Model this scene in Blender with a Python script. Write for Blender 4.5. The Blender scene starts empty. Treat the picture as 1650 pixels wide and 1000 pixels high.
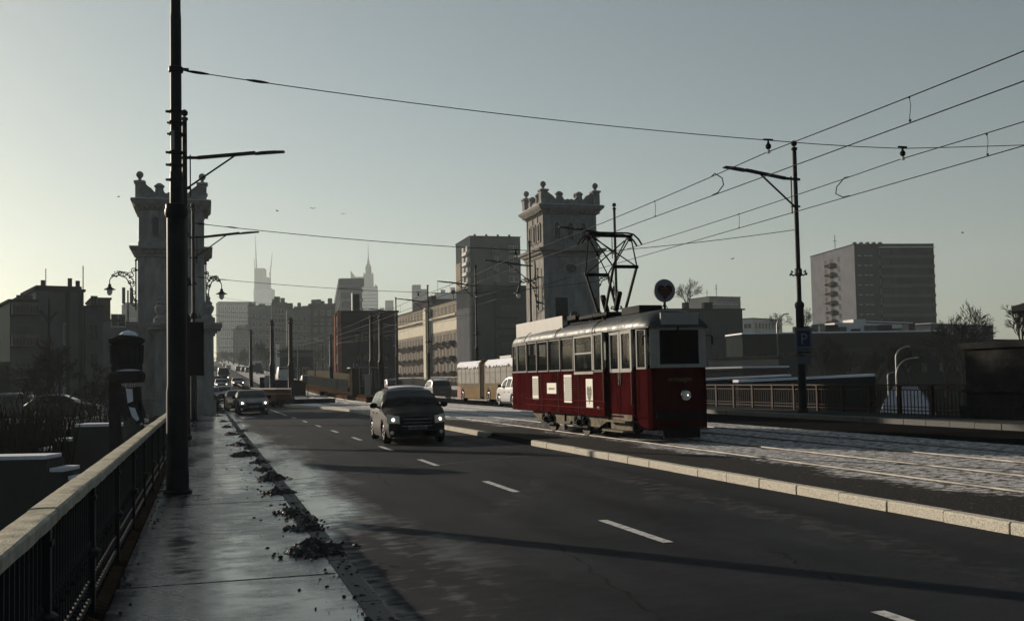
import bpy, bmesh, math, random
from mathutils import Vector, Matrix
R = math.radians
SC = bpy.context.scene
COL = SC.collection

# ------------------------------------------------------------------ camera
F_PX = 1650.0
YAW, PITCH, ROLL = R(16.735), R(2.8), 0.02
SHIFT = 29.384
CAM = Vector((0, 0, 1.85))
_f = Vector((math.sin(YAW)*math.cos(PITCH), math.cos(YAW)*math.cos(PITCH), math.sin(PITCH)))
_r0 = Vector((math.cos(YAW), -math.sin(YAW), 0)); _u0 = _r0.cross(_f)
_r = _r0*math.cos(ROLL) - _u0*math.sin(ROLL)
_u = _u0*math.cos(ROLL) + _r0*math.sin(ROLL)
cd = bpy.data.cameras.new('camera'); cam = bpy.data.objects.new('camera', cd); COL.objects.link(cam)
cd.sensor_width = 36; cd.lens = 36.0; cd.shift_y = SHIFT/1650.0; cd.clip_start = 0.1; cd.clip_end = 9000
cam.matrix_world = Matrix.Translation(CAM) @ Matrix((_r, _u, -_f)).transposed().to_4x4()
SC.camera = cam

def ray(x, y): return _f + _r*((x-825)/F_PX) + _u*((500+SHIFT-y)/F_PX)
def atD(x, y, D): return CAM + ray(x, y)*D                 # surveyed point at depth D
def horiz(x): return 620 - ROLL*(x-330)
def atY(x, y, Y): d = ray(x, y); return CAM + d*(Y/d.y)

# ------------------------------------------------------------------ light
SUN_AZ = Vector((-0.503, 0.864, 0)).normalized(); SUN_EL = R(14)
w = bpy.data.worlds.new('World'); SC.world = w; w.use_nodes = True
nt = w.node_tree; nt.nodes.clear()
wo = nt.nodes.new('ShaderNodeOutputWorld'); bg = nt.nodes.new('ShaderNodeBackground')
sky = nt.nodes.new('ShaderNodeTexSky'); sky.sky_type = 'NISHITA'; sky.sun_disc = False
sky.sun_elevation = SUN_EL; sky.sun_rotation = math.atan2(SUN_AZ.x, SUN_AZ.y)
sky.air_density = 1.0; sky.dust_density = 0.6; sky.ozone_density = 1.0
hs = nt.nodes.new('ShaderNodeHueSaturation'); hs.inputs['Saturation'].default_value = 0.72; hs.inputs['Value'].default_value = 0.84
tint = nt.nodes.new('ShaderNodeMix'); tint.data_type = 'RGBA'; tint.blend_type = 'MULTIPLY'
tint.inputs['Factor'].default_value = 1.0; tint.inputs[7].default_value = (0.955, 1.0, 0.955, 1)
nt.links.new(sky.outputs[0], hs.inputs['Color']); nt.links.new(hs.outputs[0], tint.inputs[6])
nt.links.new(tint.outputs[2], bg.inputs[0]); bg.inputs[1].default_value = 0.05
nt.links.new(bg.outputs[0], wo.inputs[0])
sd = bpy.data.lights.new('sun', 'SUN'); sun = bpy.data.objects.new('sun', sd); COL.objects.link(sun)
sd.energy = 5.0; sd.angle = R(0.5); sd.color = (1.0, 0.86, 0.70)
sdir = Vector((SUN_AZ.x*math.cos(SUN_EL), SUN_AZ.y*math.cos(SUN_EL), math.sin(SUN_EL)))
sun.rotation_euler = sdir.to_track_quat('Z', 'Y').to_euler()
sun.location = (-60, 100, 80)
SC.view_settings.view_transform = 'Standard'; SC.view_settings.look = 'None'
SC.view_settings.exposure = 0.8; SC.view_settings.gamma = 1.0
SC.render.engine = 'CYCLES'; SC.cycles.volume_bounces = 0; SC.cycles.max_bounces = 6
HAZE = 0.00025
ALB = .5        # darkens most base colours so shaded sides render deep; snow and paper excepted

# ------------------------------------------------------------------ materials
def mat(name, col, rough=0.7, metal=0.0, var=0.0, scale=3.0, bump=0.0, bscale=40.0, col2=None, stretch=(1, 1, 1),
        emit=None, estr=0.0, coat=0.0, alpha=1.0, trans=0.0, rvar=0.0, spec=None, thr=None, detail=6):
    if not (name in ('snow', 'paper', 'rim', 'chrome', 'lamp_glass', 'tram_glass', 'marking', 'granite', 'cap') or emit or name.startswith('w_')): col = tuple(c*ALB for c in col); col2 = tuple(c*ALB for c in col2) if col2 else None
    if spec is None: spec = 0.0 if rough >= .75 else (.15 if rough >= .5 else .4)
    m = bpy.data.materials.new(name); m.use_nodes = True
    t = m.node_tree; b = t.nodes['Principled BSDF']
    b.inputs['Base Color'].default_value = (*col, 1); b.inputs['Roughness'].default_value = rough
    b.inputs['Metallic'].default_value = metal; b.inputs['Specular IOR Level'].default_value = spec
    b.inputs['Coat Weight'].default_value = coat; b.inputs['Alpha'].default_value = alpha
    b.inputs['Transmission Weight'].default_value = trans
    if emit: b.inputs['Emission Color'].default_value = (*emit, 1); b.inputs['Emission Strength'].default_value = estr
    if var or bump or rvar:
        tc = t.nodes.new('ShaderNodeTexCoord'); mp = t.nodes.new('ShaderNodeMapping')
        mp.inputs['Scale'].default_value = stretch; t.links.new(tc.outputs['Object'], mp.inputs[0])
        n = t.nodes.new('ShaderNodeTexNoise'); n.inputs['Scale'].default_value = scale
        n.inputs['Detail'].default_value = detail; n.inputs['Roughness'].default_value = 0.65
        t.links.new(mp.outputs[0], n.inputs[0])
        if var:
            cr = t.nodes.new('ShaderNodeValToRGB')
            c2 = col2 or tuple(c*(1-var) for c in col); c1 = tuple(min(1, c*(1+var*0.5)) for c in col) if col2 is None else col
            lo, hi = thr or (0.3, 0.7)
            cr.color_ramp.elements[0].position = lo; cr.color_ramp.elements[1].position = hi
            cr.color_ramp.elements[0].color = (*c2, 1); cr.color_ramp.elements[1].color = (*c1, 1)
            t.links.new(n.outputs[0], cr.inputs[0]); t.links.new(cr.outputs[0], b.inputs['Base Color'])
        if rvar:
            mr = t.nodes.new('ShaderNodeMapRange'); mr.inputs[1].default_value = .35; mr.inputs[2].default_value = .65
            mr.inputs[3].default_value = max(0.02, rough-rvar); mr.inputs[4].default_value = min(1, rough+rvar)
            t.links.new(n.outputs[0], mr.inputs[0]); t.links.new(mr.outputs[0], b.inputs['Roughness'])
        if bump:
            n2 = t.nodes.new('ShaderNodeTexNoise'); n2.inputs['Scale'].default_value = bscale
            n2.inputs['Detail'].default_value = 4; t.links.new(mp.outputs[0], n2.inputs[0])
            bp = t.nodes.new('ShaderNodeBump'); bp.inputs['Strength'].default_value = bump
            bp.inputs['Distance'].default_value = 0.02
            t.links.new(n2.outputs[0], bp.inputs['Height']); t.links.new(bp.outputs[0], b.inputs['Normal'])
    return m

M = {}
def D(k, *a, **kw): M[k] = mat(k, *a, **kw)
D('iron', (.022, .022, .024), .6, spec=.25, var=.5, scale=6, bump=.25, bscale=30)
D('iron_rust', (.06, .035, .02), .7, var=.6, scale=5, bump=.3)
D('steel_pole', (.03, .032, .034), .6, var=.4, scale=3, metal=.0, spec=.12)
D('galv', (.33, .34, .33), .5, metal=.3, var=.2)
D('cap', (.44, .41, .33), .75, var=.45, scale=9, bump=.6, bscale=60, thr=(.25, .6))
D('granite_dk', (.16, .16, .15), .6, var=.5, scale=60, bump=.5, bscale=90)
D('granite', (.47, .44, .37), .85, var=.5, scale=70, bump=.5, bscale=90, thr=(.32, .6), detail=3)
D('plaster', (.54, .52, .48), .95, spec=0.0, var=.4, scale=2.0, stretch=(1, 1, .3), bump=.3, bscale=9)
D('plaster_trim', (.54, .52, .48), .95, spec=0.0, var=.35, scale=2.5, bump=.3, bscale=14)
D('plinth_brown', (.045, .037, .03), .8, var=.5, scale=6, bump=.5)
D('stone_dark', (.05, .05, .049), .85, var=.5, scale=2.5, bump=.5, bscale=14)
D('stone_mid', (.15, .15, .145), .85, var=.4, scale=2.5, bump=.5, bscale=14)
D('concrete', (.26, .26, .25), .85, var=.3, scale=1.2, bump=.2, bscale=14)
D('concrete_dk', (.10, .105, .10), .85, var=.35, scale=.8, bump=.2, bscale=10)
D('snow', (.7, .72, .76), .8, var=.12, scale=5, bump=.5, bscale=14)
D('glass', (.012, .014, .016), .06, spec=.3)
D('win', (.02, .022, .026), .15, var=.6, scale=.25, spec=.35)
D('win_dk', (.015, .014, .013), .4, spec=.03)
D('winlit', (.12, .13, .14), .3, var=.8, scale=.3, spec=.12)
D('frame_w', (.62, .6, .55), .5, var=.12)
D('frame_d', (.08, .075, .07), .6)
D('rubber', (.018, .018, .018), .85)
D('chrome', (.6, .6, .6), .15, metal=1.0)
D('rim', (.42, .42, .42), .35, metal=.8)
D('red', (.088, .013, .014), .8, var=.5, scale=2.2, rvar=.05, spec=0.0, bump=.05, bscale=5, stretch=(1, 1, .45))
D('cream', (.55, .55, .5), .7, spec=.15, var=.18, scale=4)
D('roof_grey', (.10, .112, .108), .52, metal=.15, var=.6, scale=4, rvar=.14, bump=.12, bscale=7)
D('chassis', (.36, .32, .25), .75, var=.5, scale=5, bump=.3)
D('black', (.012, .012, .013), .8, spec=.1)
D('paper', (.78, .76, .68), .8)
D('ink', (.8, .78, .7), .8)
D('brown', (.035, .02, .014), .8, var=.4, scale=6)
D('copper', (.45, .22, .12), .35, metal=.7)
D('lamp_glass', (.62, .6, .52), .2, spec=.6)
D('mud', (.03, .025, .02), .7, var=.7, scale=14, bump=1.0, bscale=50, col2=(.16, .145, .13), thr=(.36, .5), rvar=.25, spec=.4)
D('bark', (.035, .03, .026), .9, var=.4, scale=8)
D('hedge', (.028, .03, .024), .95, var=.5, scale=6)
D('marking', (.5, .5, .48), .6, var=.55, scale=9, thr=(.3, .55), col2=(.13, .13, .13))
D('rail', (.42, .40, .37), .5, metal=.9, var=.5, scale=2)
D('asph_bed', (.03, .029, .028), .9, var=.4, scale=25, bump=.5, bscale=60)
D('dirt_strip', (.17, .10, .065), .9, var=.5, scale=3)
D('sign_white', (.34, .36, .4), .6); D('sign_blue', (.02, .035, .13), .6); D('sign_grey', (.2, .22, .23), .7)
D('heart', (.12, .01, .015), .6)
D('lamp_on', (1, .9, .8), .3, emit=(1, .82, .66), estr=9)
D('lamp_soft', (1, .95, .9), .2, emit=(1, .86, .74), estr=1.6)
D('red_lens', (.3, .01, .01), .3)
D('plate', (.3, .3, .3), .5)

def car_paint(k, c, metal=.1): D(k, c, .42, metal=metal, coat=.12, var=.2, scale=3)
car_paint('p_dark', (.025, .028, .032)); D('p_mpv', (.05, .046, .041), .6, spec=.08, var=.3, scale=3)
car_paint('p_silver', (.32, .33, .33), .6); car_paint('p_white', (.62, .63, .64), .05)
car_paint('p_sunlit', (.35, .22, .13), .2); car_paint('p_blue', (.03, .04, .08)); car_paint('p_grey', (.12, .12, .125))  # the orange paints low sunlight onto a pale car's flank

# ------------------------------------------------------------------ mesh builder
class MB:
    def __init__(s): s.v = []; s.f = []; s.mi = []; s.m = 0
    def add(s, vs, fs):
        o = len(s.v); s.v += [tuple(p) for p in vs]
        for f in fs: s.f.append([i+o for i in f]); s.mi.append(s.m)
        return s
    def box(s, x0, x1, y0, y1, z0, z1):
        vs = [(x, y, z) for z in (z0, z1) for y in (y0, y1) for x in (x0, x1)]
        return s.add(vs, [(0, 2, 3, 1), (4, 5, 7, 6), (0, 1, 5, 4), (2, 6, 7, 3), (0, 4, 6, 2), (1, 3, 7, 5)])
    def cbox(s, c, d): return s.box(c[0]-d[0]/2, c[0]+d[0]/2, c[1]-d[1]/2, c[1]+d[1]/2, c[2]-d[2]/2, c[2]+d[2]/2)
    def bar(s, p, q, wx, wz, up=(0, 0, 1)):
        p = Vector(p); q = Vector(q); d = (q-p).normalized(); u = Vector(up)
        if abs(d.dot(u)) > .98: u = Vector((0, 1, 0))
        a = d.cross(u).normalized()*wx/2; b = a.cross(d).normalized()*wz/2
        vs = [c+sa*a+sb*b for c in (p, q) for sa, sb in ((-1, -1), (1, -1), (1, 1), (-1, 1))]
        return s.add(vs, [(3, 2, 1, 0), (4, 5, 6, 7), (0, 1, 5, 4), (1, 2, 6, 5), (2, 3, 7, 6), (3, 0, 4, 7)])
    def tube(s, pts, r, n=8, caps=True):
        pts = [Vector(p) for p in pts]; k = len(pts); rs = r if isinstance(r, (list, tuple)) else [r]*k
        d0 = (pts[1]-pts[0]).normalized(); u = Vector((0, 0, 1)) if abs(d0.z) < .9 else Vector((1, 0, 0))
        a = d0.cross(u).normalized(); vs = []
        for i, p in enumerate(pts):
            d = (pts[min(i+1, k-1)]-pts[max(i-1, 0)]).normalized()
            a = (a - d*a.dot(d)).normalized(); b = d.cross(a)
            for j in range(n):
                t = 2*math.pi*j/n; vs.append(p+(a*math.cos(t)+b*math.sin(t))*rs[i])
        fs = [(i*n+j, i*n+(j+1) % n, (i+1)*n+(j+1) % n, (i+1)*n+j) for i in range(k-1) for j in range(n)]
        if caps: fs += [tuple(range(n-1, -1, -1)), tuple((k-1)*n+j for j in range(n))]
        return s.add(vs, fs)
    def lathe(s, prof, c=(0, 0, 0), n=16, sq=False):
        vs = []; k = len(prof); off = math.pi/4 if sq else 0
        if sq: n = 4
        for r, z in prof:
            q = r*math.sqrt(2) if sq else r
            for j in range(n):
                t = 2*math.pi*j/n+off; vs.append((c[0]+q*math.cos(t), c[1]+q*math.sin(t), c[2]+z))
        fs = [(i*n+j, i*n+(j+1) % n, (i+1)*n+(j+1) % n, (i+1)*n+j) for i in range(k-1) for j in range(n)]
        fs += [tuple(range(n-1, -1, -1)), tuple((k-1)*n+j for j in range(n))]
        return s.add(vs, fs)
    def ball(s, c, r, n=12, k=8, sz=1.0):
        return s.lathe([(max(.001, r*math.sin(math.pi*i/k)), -r*sz*math.cos(math.pi*i/k)) for i in range(k+1)], c, n)
    def prism(s, poly, h0, h1, axis='z'):
        def P(a, b, h): return (a, b, h) if axis == 'z' else ((a, h, b) if axis == 'y' else (h, a, b))
        n = len(poly); vs = [P(a, b, h0) for a, b in poly]+[P(a, b, h1) for a, b in poly]
        return s.add(vs, [tuple(range(n-1, -1, -1)), tuple(range(n, 2*n))]+[(i, (i+1) % n, n+(i+1) % n, n+i) for i in range(n)])
    def grid(s, rows):
        n = len(rows[0]); vs = [p for r in rows for p in r]
        return s.add(vs, [(i*n+j, i*n+j+1, (i+1)*n+j+1, (i+1)*n+j) for i in range(len(rows)-1) for j in range(n-1)])
    def mesh(s, name, mats, smooth=True):
        me = bpy.data.meshes.new(name); me.from_pydata(s.v, [], s.f)
        for m in (mats if isinstance(mats, (list, tuple)) else [mats]): me.materials.append(M[m])
        me.polygons.foreach_set('material_index', s.mi)
        bm = bmesh.new(); bm.from_mesh(me); bmesh.ops.recalc_face_normals(bm, faces=bm.faces); bm.to_mesh(me); bm.free()
        if smooth:
            me.shade_smooth(); me.set_sharp_from_angle(angle=R(35))
        return me
    def build(s, name, mats, parent=None, label=None, smooth=True, loc=None, rz=None):
        o = link(name, s.mesh(name, mats, smooth), parent)
        if label: o['label'] = label
        if loc is not None: o.location = loc
        if rz is not None: o.rotation_euler.z = rz
        return o

def link(name, me, parent=None):
    o = bpy.data.objects.new(name, me); COL.objects.link(o)
    if parent is not None: o.parent = parent
    return o
def thing(name, label, cat, loc=(0, 0, 0), rz=0, group=None):
    o = link(name, None); o.location = loc; o.rotation_euler.z = rz; o.empty_display_size = .3
    return tag(o, label, cat, group)
def tag(o, label, cat, group=None):
    o['label'] = label; o['category'] = cat
    if group: o['group'] = group
    return o
def struct(o, kind='structure', label=None):
    o['kind'] = kind
    if label: o['label'] = label
    return o
def dup(o, loc=None, rz=None, label=None, parent=None, scale=None):
    c = o.copy(); COL.objects.link(c)
    if parent is not None: c.parent = parent
    if loc is not None: c.location = loc
    if rz is not None: c.rotation_euler.z = rz
    if scale is not None: c.scale = scale
    if label: c['label'] = label
    for ch in list(o.children): dup(ch, parent=c)
    return c
def text(txt, size, mname, parent, loc, rot, name='lettering', ext=.002, align='CENTER'):
    cu = bpy.data.curves.new('t', 'FONT'); cu.body = txt; cu.size = size; cu.extrude = ext; cu.align_x = align
    o = bpy.data.objects.new('t', cu); COL.objects.link(o)
    dg = bpy.context.evaluated_depsgraph_get(); me = bpy.data.meshes.new_from_object(o.evaluated_get(dg))
    bpy.data.objects.remove(o); me.name = name; me.materials.clear(); me.materials.append(M[mname])
    o = link(name, me, parent); o.location = loc; o.rotation_euler = rot
    return o

# ------------------------------------------------------------------ the ground
def zr(Y):                                     # the road climbs towards the city
    if Y < 75: return 0.0
    if Y < 135: return .028*(Y-75)**2/120
    if Y < 760: return .028*30+.028*(Y-135)
    return .028*30+.028*625
def zx(X):                                     # crossfall of the deck
    if X < 7.65: return .034*max(0, X-1.31)
    return .215
def ribbon(name, xs, ys, zf, mname, kind='structure', label=None):
    b = MB(); b.grid([[(x, y, zf(x, y)) for x in xs] for y in ys]); return struct(b.build(name, mname), kind, label)

def mk_ground_mats():
    # wet asphalt of the near carriageway
    for name, base, hi in (('asphalt', .010, .026), ('sidewalk_wet', .014, .04)):
        m = bpy.data.materials.new(name); m.use_nodes = True; t = m.node_tree; b = t.nodes['Principled BSDF']; N = t.nodes.new; L = t.links.new
        tc = N('ShaderNodeTexCoord')
        def noise(scale, st=(1, 1, 1), det=5):
            mp = N('ShaderNodeMapping'); mp.inputs['Scale'].default_value = st; L(tc.outputs['Object'], mp.inputs[0])
            n = N('ShaderNodeTexNoise'); n.inputs['Scale'].default_value = scale; n.inputs['Detail'].default_value = det
            L(mp.outputs[0], n.inputs[0]); return n.outputs[0]
        def ramp(s, a, b_, c, d):
            r = N('ShaderNodeMapRange'); L(s, r.inputs[0])
            for i, v in enumerate((a, b_, c, d)): r.inputs[i+1].default_value = v
            return r.outputs[0]
        def mth(op, a, b_):
            r = N('ShaderNodeMath'); r.operation = op
            for i, v in enumerate((a, b_)):
                if isinstance(v, (int, float)): r.inputs[i].default_value = v
                else: L(v, r.inputs[i])
            return r.outputs[0]
        fine = noise(160, det=2); mid = noise(1.6, (1, .35, 1)); big = noise(.5, (1.4, .3, 1)); streak = noise(3.2, (1.0, 1.7, 1))
        cv = mth('ADD', ramp(fine, .3, .72, base*.5, hi*1.0), mth('ADD', ramp(mid, .3, .7, -.006, .007), ramp(streak, .35, .7, 0, .004)))
        cc = N('ShaderNodeCombineColor'); L(cv, cc.inputs[0]); L(mth('MULTIPLY', cv, 1.08), cc.inputs[1]); L(mth('MULTIPLY', cv, 1.28), cc.inputs[2])
        L(cc.outputs[0], b.inputs['Base Color'])
        sp = N('ShaderNodeSeparateXYZ'); L(tc.outputs['Object'], sp.inputs[0])
        if name == 'asphalt':
            # melt water lies in the gutter: wet next to the kerb, drying towards the lanes
            wet = mth('ADD', ramp(sp.outputs[0], 1.3, 2.9, 1.0, 0), mth('ADD', ramp(big, .38, .62, -.5, .45), ramp(streak, .35, .65, -.2, .12)))
            wet = mth('MULTIPLY', ramp(wet, .25, .95, 0, 1), ramp(sp.outputs[0], 2.0, 3.1, 1, 0))
            rg = mth('SUBTRACT', ramp(mid, .3, .7, .62, .75), mth('MULTIPLY', wet, .52))
            L(mth('ADD', mth('MULTIPLY', wet, .5), .035), b.inputs['Specular IOR Level']); bs = .55
        else:
            wet = ramp(mth('ADD', ramp(big, .35, .65, 0, .7), ramp(streak, .3, .7, 0, .5)), .3, .9, 0, 1)
            rg = mth('SUBTRACT', .36, mth('MULTIPLY', wet, .22)); bs = .5; b.inputs['Specular IOR Level'].default_value = .75
        L(rg, b.inputs['Roughness'])
        bp = N('ShaderNodeBump'); bp.inputs['Distance'].default_value = .006
        L(mth('MULTIPLY', mth('SUBTRACT', 1.1, wet), bs), bp.inputs['Strength'])
        L(mth('ADD', noise(110, det=3), mth('MULTIPLY', streak, 2.0)), bp.inputs['Height']); L(bp.outputs[0], b.inputs['Normal'])
        M[name] = m
    # packed snow between the rails, melted off along them
    m = bpy.data.materials.new('track_snow'); m.use_nodes = True; t = m.node_tree; b = t.nodes['Principled BSDF']; N = t.nodes.new; L = t.links.new
    tc = N('ShaderNodeTexCoord'); sp = N('ShaderNodeSeparateXYZ'); L(tc.outputs['Object'], sp.inputs[0])
    at = N('ShaderNodeAttribute'); at.attribute_name = 'melt'
    n1 = N('ShaderNodeTexNoise'); n1.inputs['Scale'].default_value = 6.5; n1.inputs['Detail'].default_value = 10; n1.inputs['Roughness'].default_value = .75
    mp = N('ShaderNodeMapping'); mp.inputs['Scale'].default_value = (.9, 1.2, 1); mp.inputs['Rotation'].default_value = (0, 0, .5)
    L(tc.outputs['Object'], mp.inputs[0]); L(mp.outputs[0], n1.inputs[0])
    ad = N('ShaderNodeMath'); ad.operation = 'SUBTRACT'; L(n1.outputs[0], ad.inputs[0]); L(at.outputs['Fac'], ad.inputs[1])
    cr = N('ShaderNodeValToRGB'); e = cr.color_ramp.elements
    e[0].position = .38; e[0].color = (.03, .028, .026, 1); e[1].position = .52; e[1].color = (.56, .56, .56, 1)
    x = e.new(.44); x.color = (.24, .23, .22, 1)
    L(ad.outputs[0], cr.inputs[0]); L(cr.outputs[0], b.inputs['Base Color'])
    n2 = N('ShaderNodeTexNoise'); n2.inputs['Scale'].default_value = 30; n2.inputs['Detail'].default_value = 5; L(tc.outputs['Object'], n2.inputs[0])
    bp = N('ShaderNodeBump'); bp.inputs['Strength'].default_value = .9; bp.inputs['Distance'].default_value = .05
    a2 = N('ShaderNodeMath'); a2.operation = 'ADD'; L(n2.outputs[0], a2.inputs[0]); L(ad.outputs[0], a2.inputs[1])
    L(a2.outputs[0], bp.inputs['Height']); L(bp.outputs[0], b.inputs['Normal']); b.inputs['Roughness'].default_value = .85; b.inputs['Specular IOR Level'].default_value = .05
    M['track_snow'] = m
    D('land', (.10, .10, .09), .95, var=1, scale=.03, col2=(.03, .03, .027), thr=(.42, .6))
    D('land_snow', (.5, .53, .58), .9, var=1, scale=.05, col2=(.05, .05, .045), thr=(.42, .55))
mk_ground_mats()

YS = [-6, 0, 4, 8, 12, 16, 20, 26, 32, 40, 50, 62, 75, 85, 95, 105, 115, 125, 135, 160, 200, 260, 340, 440, 560, 680, 760, 900]
# terrain: deep on both sides of the bridge, level with the road in the city
def zland(x, y):
    side = -9.5
    t = min(1, max(0, (y-44)/30)) if x < 5 else min(1, max(0, (y-95)/80))
    t = t*t*(3-2*t)
    return side*(1-t)+(zr(y)-1.2 if y > 60 else -.45)*t - (0 if -1 < x < 25 else min(1.0, .02*max(abs(x-10)-14, 0)))*t
b = MB()
gx = [-3000, -1200, -500, -250, -120, -70, -45, -30, -20, -12, -6, 0, 5, 8, 14, 20, 26, 34, 45, 60, 90, 130, 200, 320, 600, 1500, 3500]
gy = [-300, -60, -10, 0, 10, 20, 30, 38, 44, 50, 56, 62, 70, 80, 95, 110, 125, 140, 160, 180, 220, 280, 360, 450, 560, 680, 800, 1000, 1500, 2500, 4500, 6500]
b.grid([[(x, y, zland(x, y)) for x in gx] for y in gy])
struct(b.build('ground', 'land'), label='dark winter ground with thin snow on both sides of the bridge')

ribbon('road', [1.31, 3, 4.6, 6.2, 7.66], YS, lambda x, y: zx(x)+zr(y), 'asphalt', label='dark damp asphalt carriageway leading to the city')
ribbon('sidewalk', [-1.25, -.6, 0, .6, 1.12], [y for y in YS if y < 65], lambda x, y: .15, 'sidewalk_wet', label='wet grey pavement along the left railing')
def zbed(x, y): return .33+zr(y)+.02*math.sin(x*2)*0
# track bed with melt attribute
RX = [9.66, 11.10, 12.70, 14.14]
xs = [7.77]+[7.84+.1*i for i in range(int((15.6-7.84)/.1)+1)]; ys = [3+.5*i for i in range(110)]+[58+2*i for i in range(50)]+[160+20*i for i in range(38)]
b = MB(); b.grid([[(x, y, .33+zr(y)) for x in xs] for y in ys]); o = b.build('track_bed', 'track_snow')
at = o.data.attributes.new('melt', 'FLOAT', 'POINT'); val = []
for y in ys:
    for x in xs:
        d = min(abs(x-r) for r in RX); v = .16*math.exp(-(d/.11)**2)
        if x < 9.45: v += .2*min(1, max(0, (9.38-x+.22*math.sin(y*.9)+.13*math.sin(y*2.7))/.5))*(1 if y < 40 else .25)
        if 23.5 < y < 36 and x < 13: v += .06
        v -= .02 if y > 40 else -.032
        val.append(v)
at.data.foreach_set('value', val)
struct(o, label='tram track bed under patchy snow')
b = MB()
for r in RX:
    for (a, c) in ((3, 75), (75, 105), (105, 160), (160, 400)):
        b.add([(r-.035, a, .352+zr(a)), (r+.035, a, .352+zr(a)), (r+.035, c, .352+zr(c)), (r-.035, c, .352+zr(c)),
               (r-.035, a, .30+zr(a)), (r+.035, a, .30+zr(a)), (r+.035, c, .30+zr(c)), (r-.035, c, .30+zr(c))],
              [(0, 1, 2, 3), (0, 3, 7, 4), (1, 5, 6, 2), (0, 4, 5, 1)])
struct(b.build('tram_rails', 'rail', smooth=False), label='polished steel tram rails')
ribbon('road_right', [15.6, 17.5, 19.45], YS, lambda x, y: .30+zr(y), 'asph_bed', label='far carriageway beyond the tracks')
b = MB(); b.grid([[(7.60, y, .205+zr(y)), (7.86, y, .332+zr(y))] for y in (24.0, 26, 28.1)]); struct(b.build('dropped_kerb', 'asph_bed'), label='dropped dark gap in the pale kerb')
ribbon('pavement_right', [19.68, 21.2, 22.3], [y for y in YS if y < 100], lambda x, y: .45, 'concrete_dk', label='pavement beside the far railing')
def kerb(name, x0, x1, ztop, zbot, ya, yb, mname, L=.96, label=None, rnd=7, curve=None):
    rg = random.Random(rnd); b = MB(); y = ya
    while y < yb-.05:
        e = min(y+L, yb); dz = rg.uniform(-.006, .006); dx = rg.uniform(-.008, .008)
        zz = zr(y)
        c = .018
        prof = [(x0+dx, zbot+zz), (x0+dx, ztop-c+dz+zz), (x0+dx+c, ztop+dz+zz), (x1, ztop+dz+zz), (x1, zbot+zz)]
        o = curve(y) if curve else 0; o2 = curve(e) if curve else 0
        n = 5; vs = [(px+o, y+.012, pz) for px, pz in prof]+[(px+o2, e-.012, pz) for px, pz in prof]
        b.add(vs, [tuple(range(n)), tuple(range(2*n-1, n-1, -1))]+[(i, n+i, n+(i+1) % n, (i+1) % n) for i in range(n)])
        y += L
    return struct(b.build(name, mname, smooth=False), label=label)
kerb('kerb_left', 1.12, 1.312, .155, -.1, -3, 66, 'granite_dk', 1.0, label='low granite kerb of the left pavement')
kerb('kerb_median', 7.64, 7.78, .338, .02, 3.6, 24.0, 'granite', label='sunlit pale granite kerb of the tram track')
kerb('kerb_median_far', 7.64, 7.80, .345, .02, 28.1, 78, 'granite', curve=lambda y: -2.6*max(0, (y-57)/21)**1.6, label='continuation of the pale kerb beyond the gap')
kerb('kerb_right', 19.45, 19.68, .455, .2, 10, 100, 'granite_dk', rnd=3, label='granite kerb of the right pavement')
# area between the shifting kerb and the bed far away
b = MB(); b.grid([[(7.86-2.6*max(0, (y-57)/21)**1.6-.02, y, .332+zr(y)), (7.845, y, .331+zr(y))] for y in range(57, 79, 3)])
o = b.build('snowy_median', 'snow'); struct(o, label='snow beside the track bed')
# lane line: 1.8 m dashes every 5.45 m, then solid
b = MB()
def mark(x, a, c, w=.12): b.add([(x-w/2, a, zx(x)+zr(a)+.004), (x+w/2, a, zx(x)+zr(a)+.004), (x+w/2, c, zx(x)+zr(c)+.004), (x-w/2, c, zx(x)+zr(c)+.004)], [(0, 1, 2, 3)])
for y in (4.6, 9.87, 15.18, 20.59, 25.7, 30.78, 36.0, 41.2, 46.5, 52): mark(4.66-.0075*(y-5), y, y+1.85)
mark(4.25, 57, 72); mark(4.15, 76, 100)
struct(b.build('lane_marking', 'marking', smooth=False), label='worn white dashed lane line')
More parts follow.
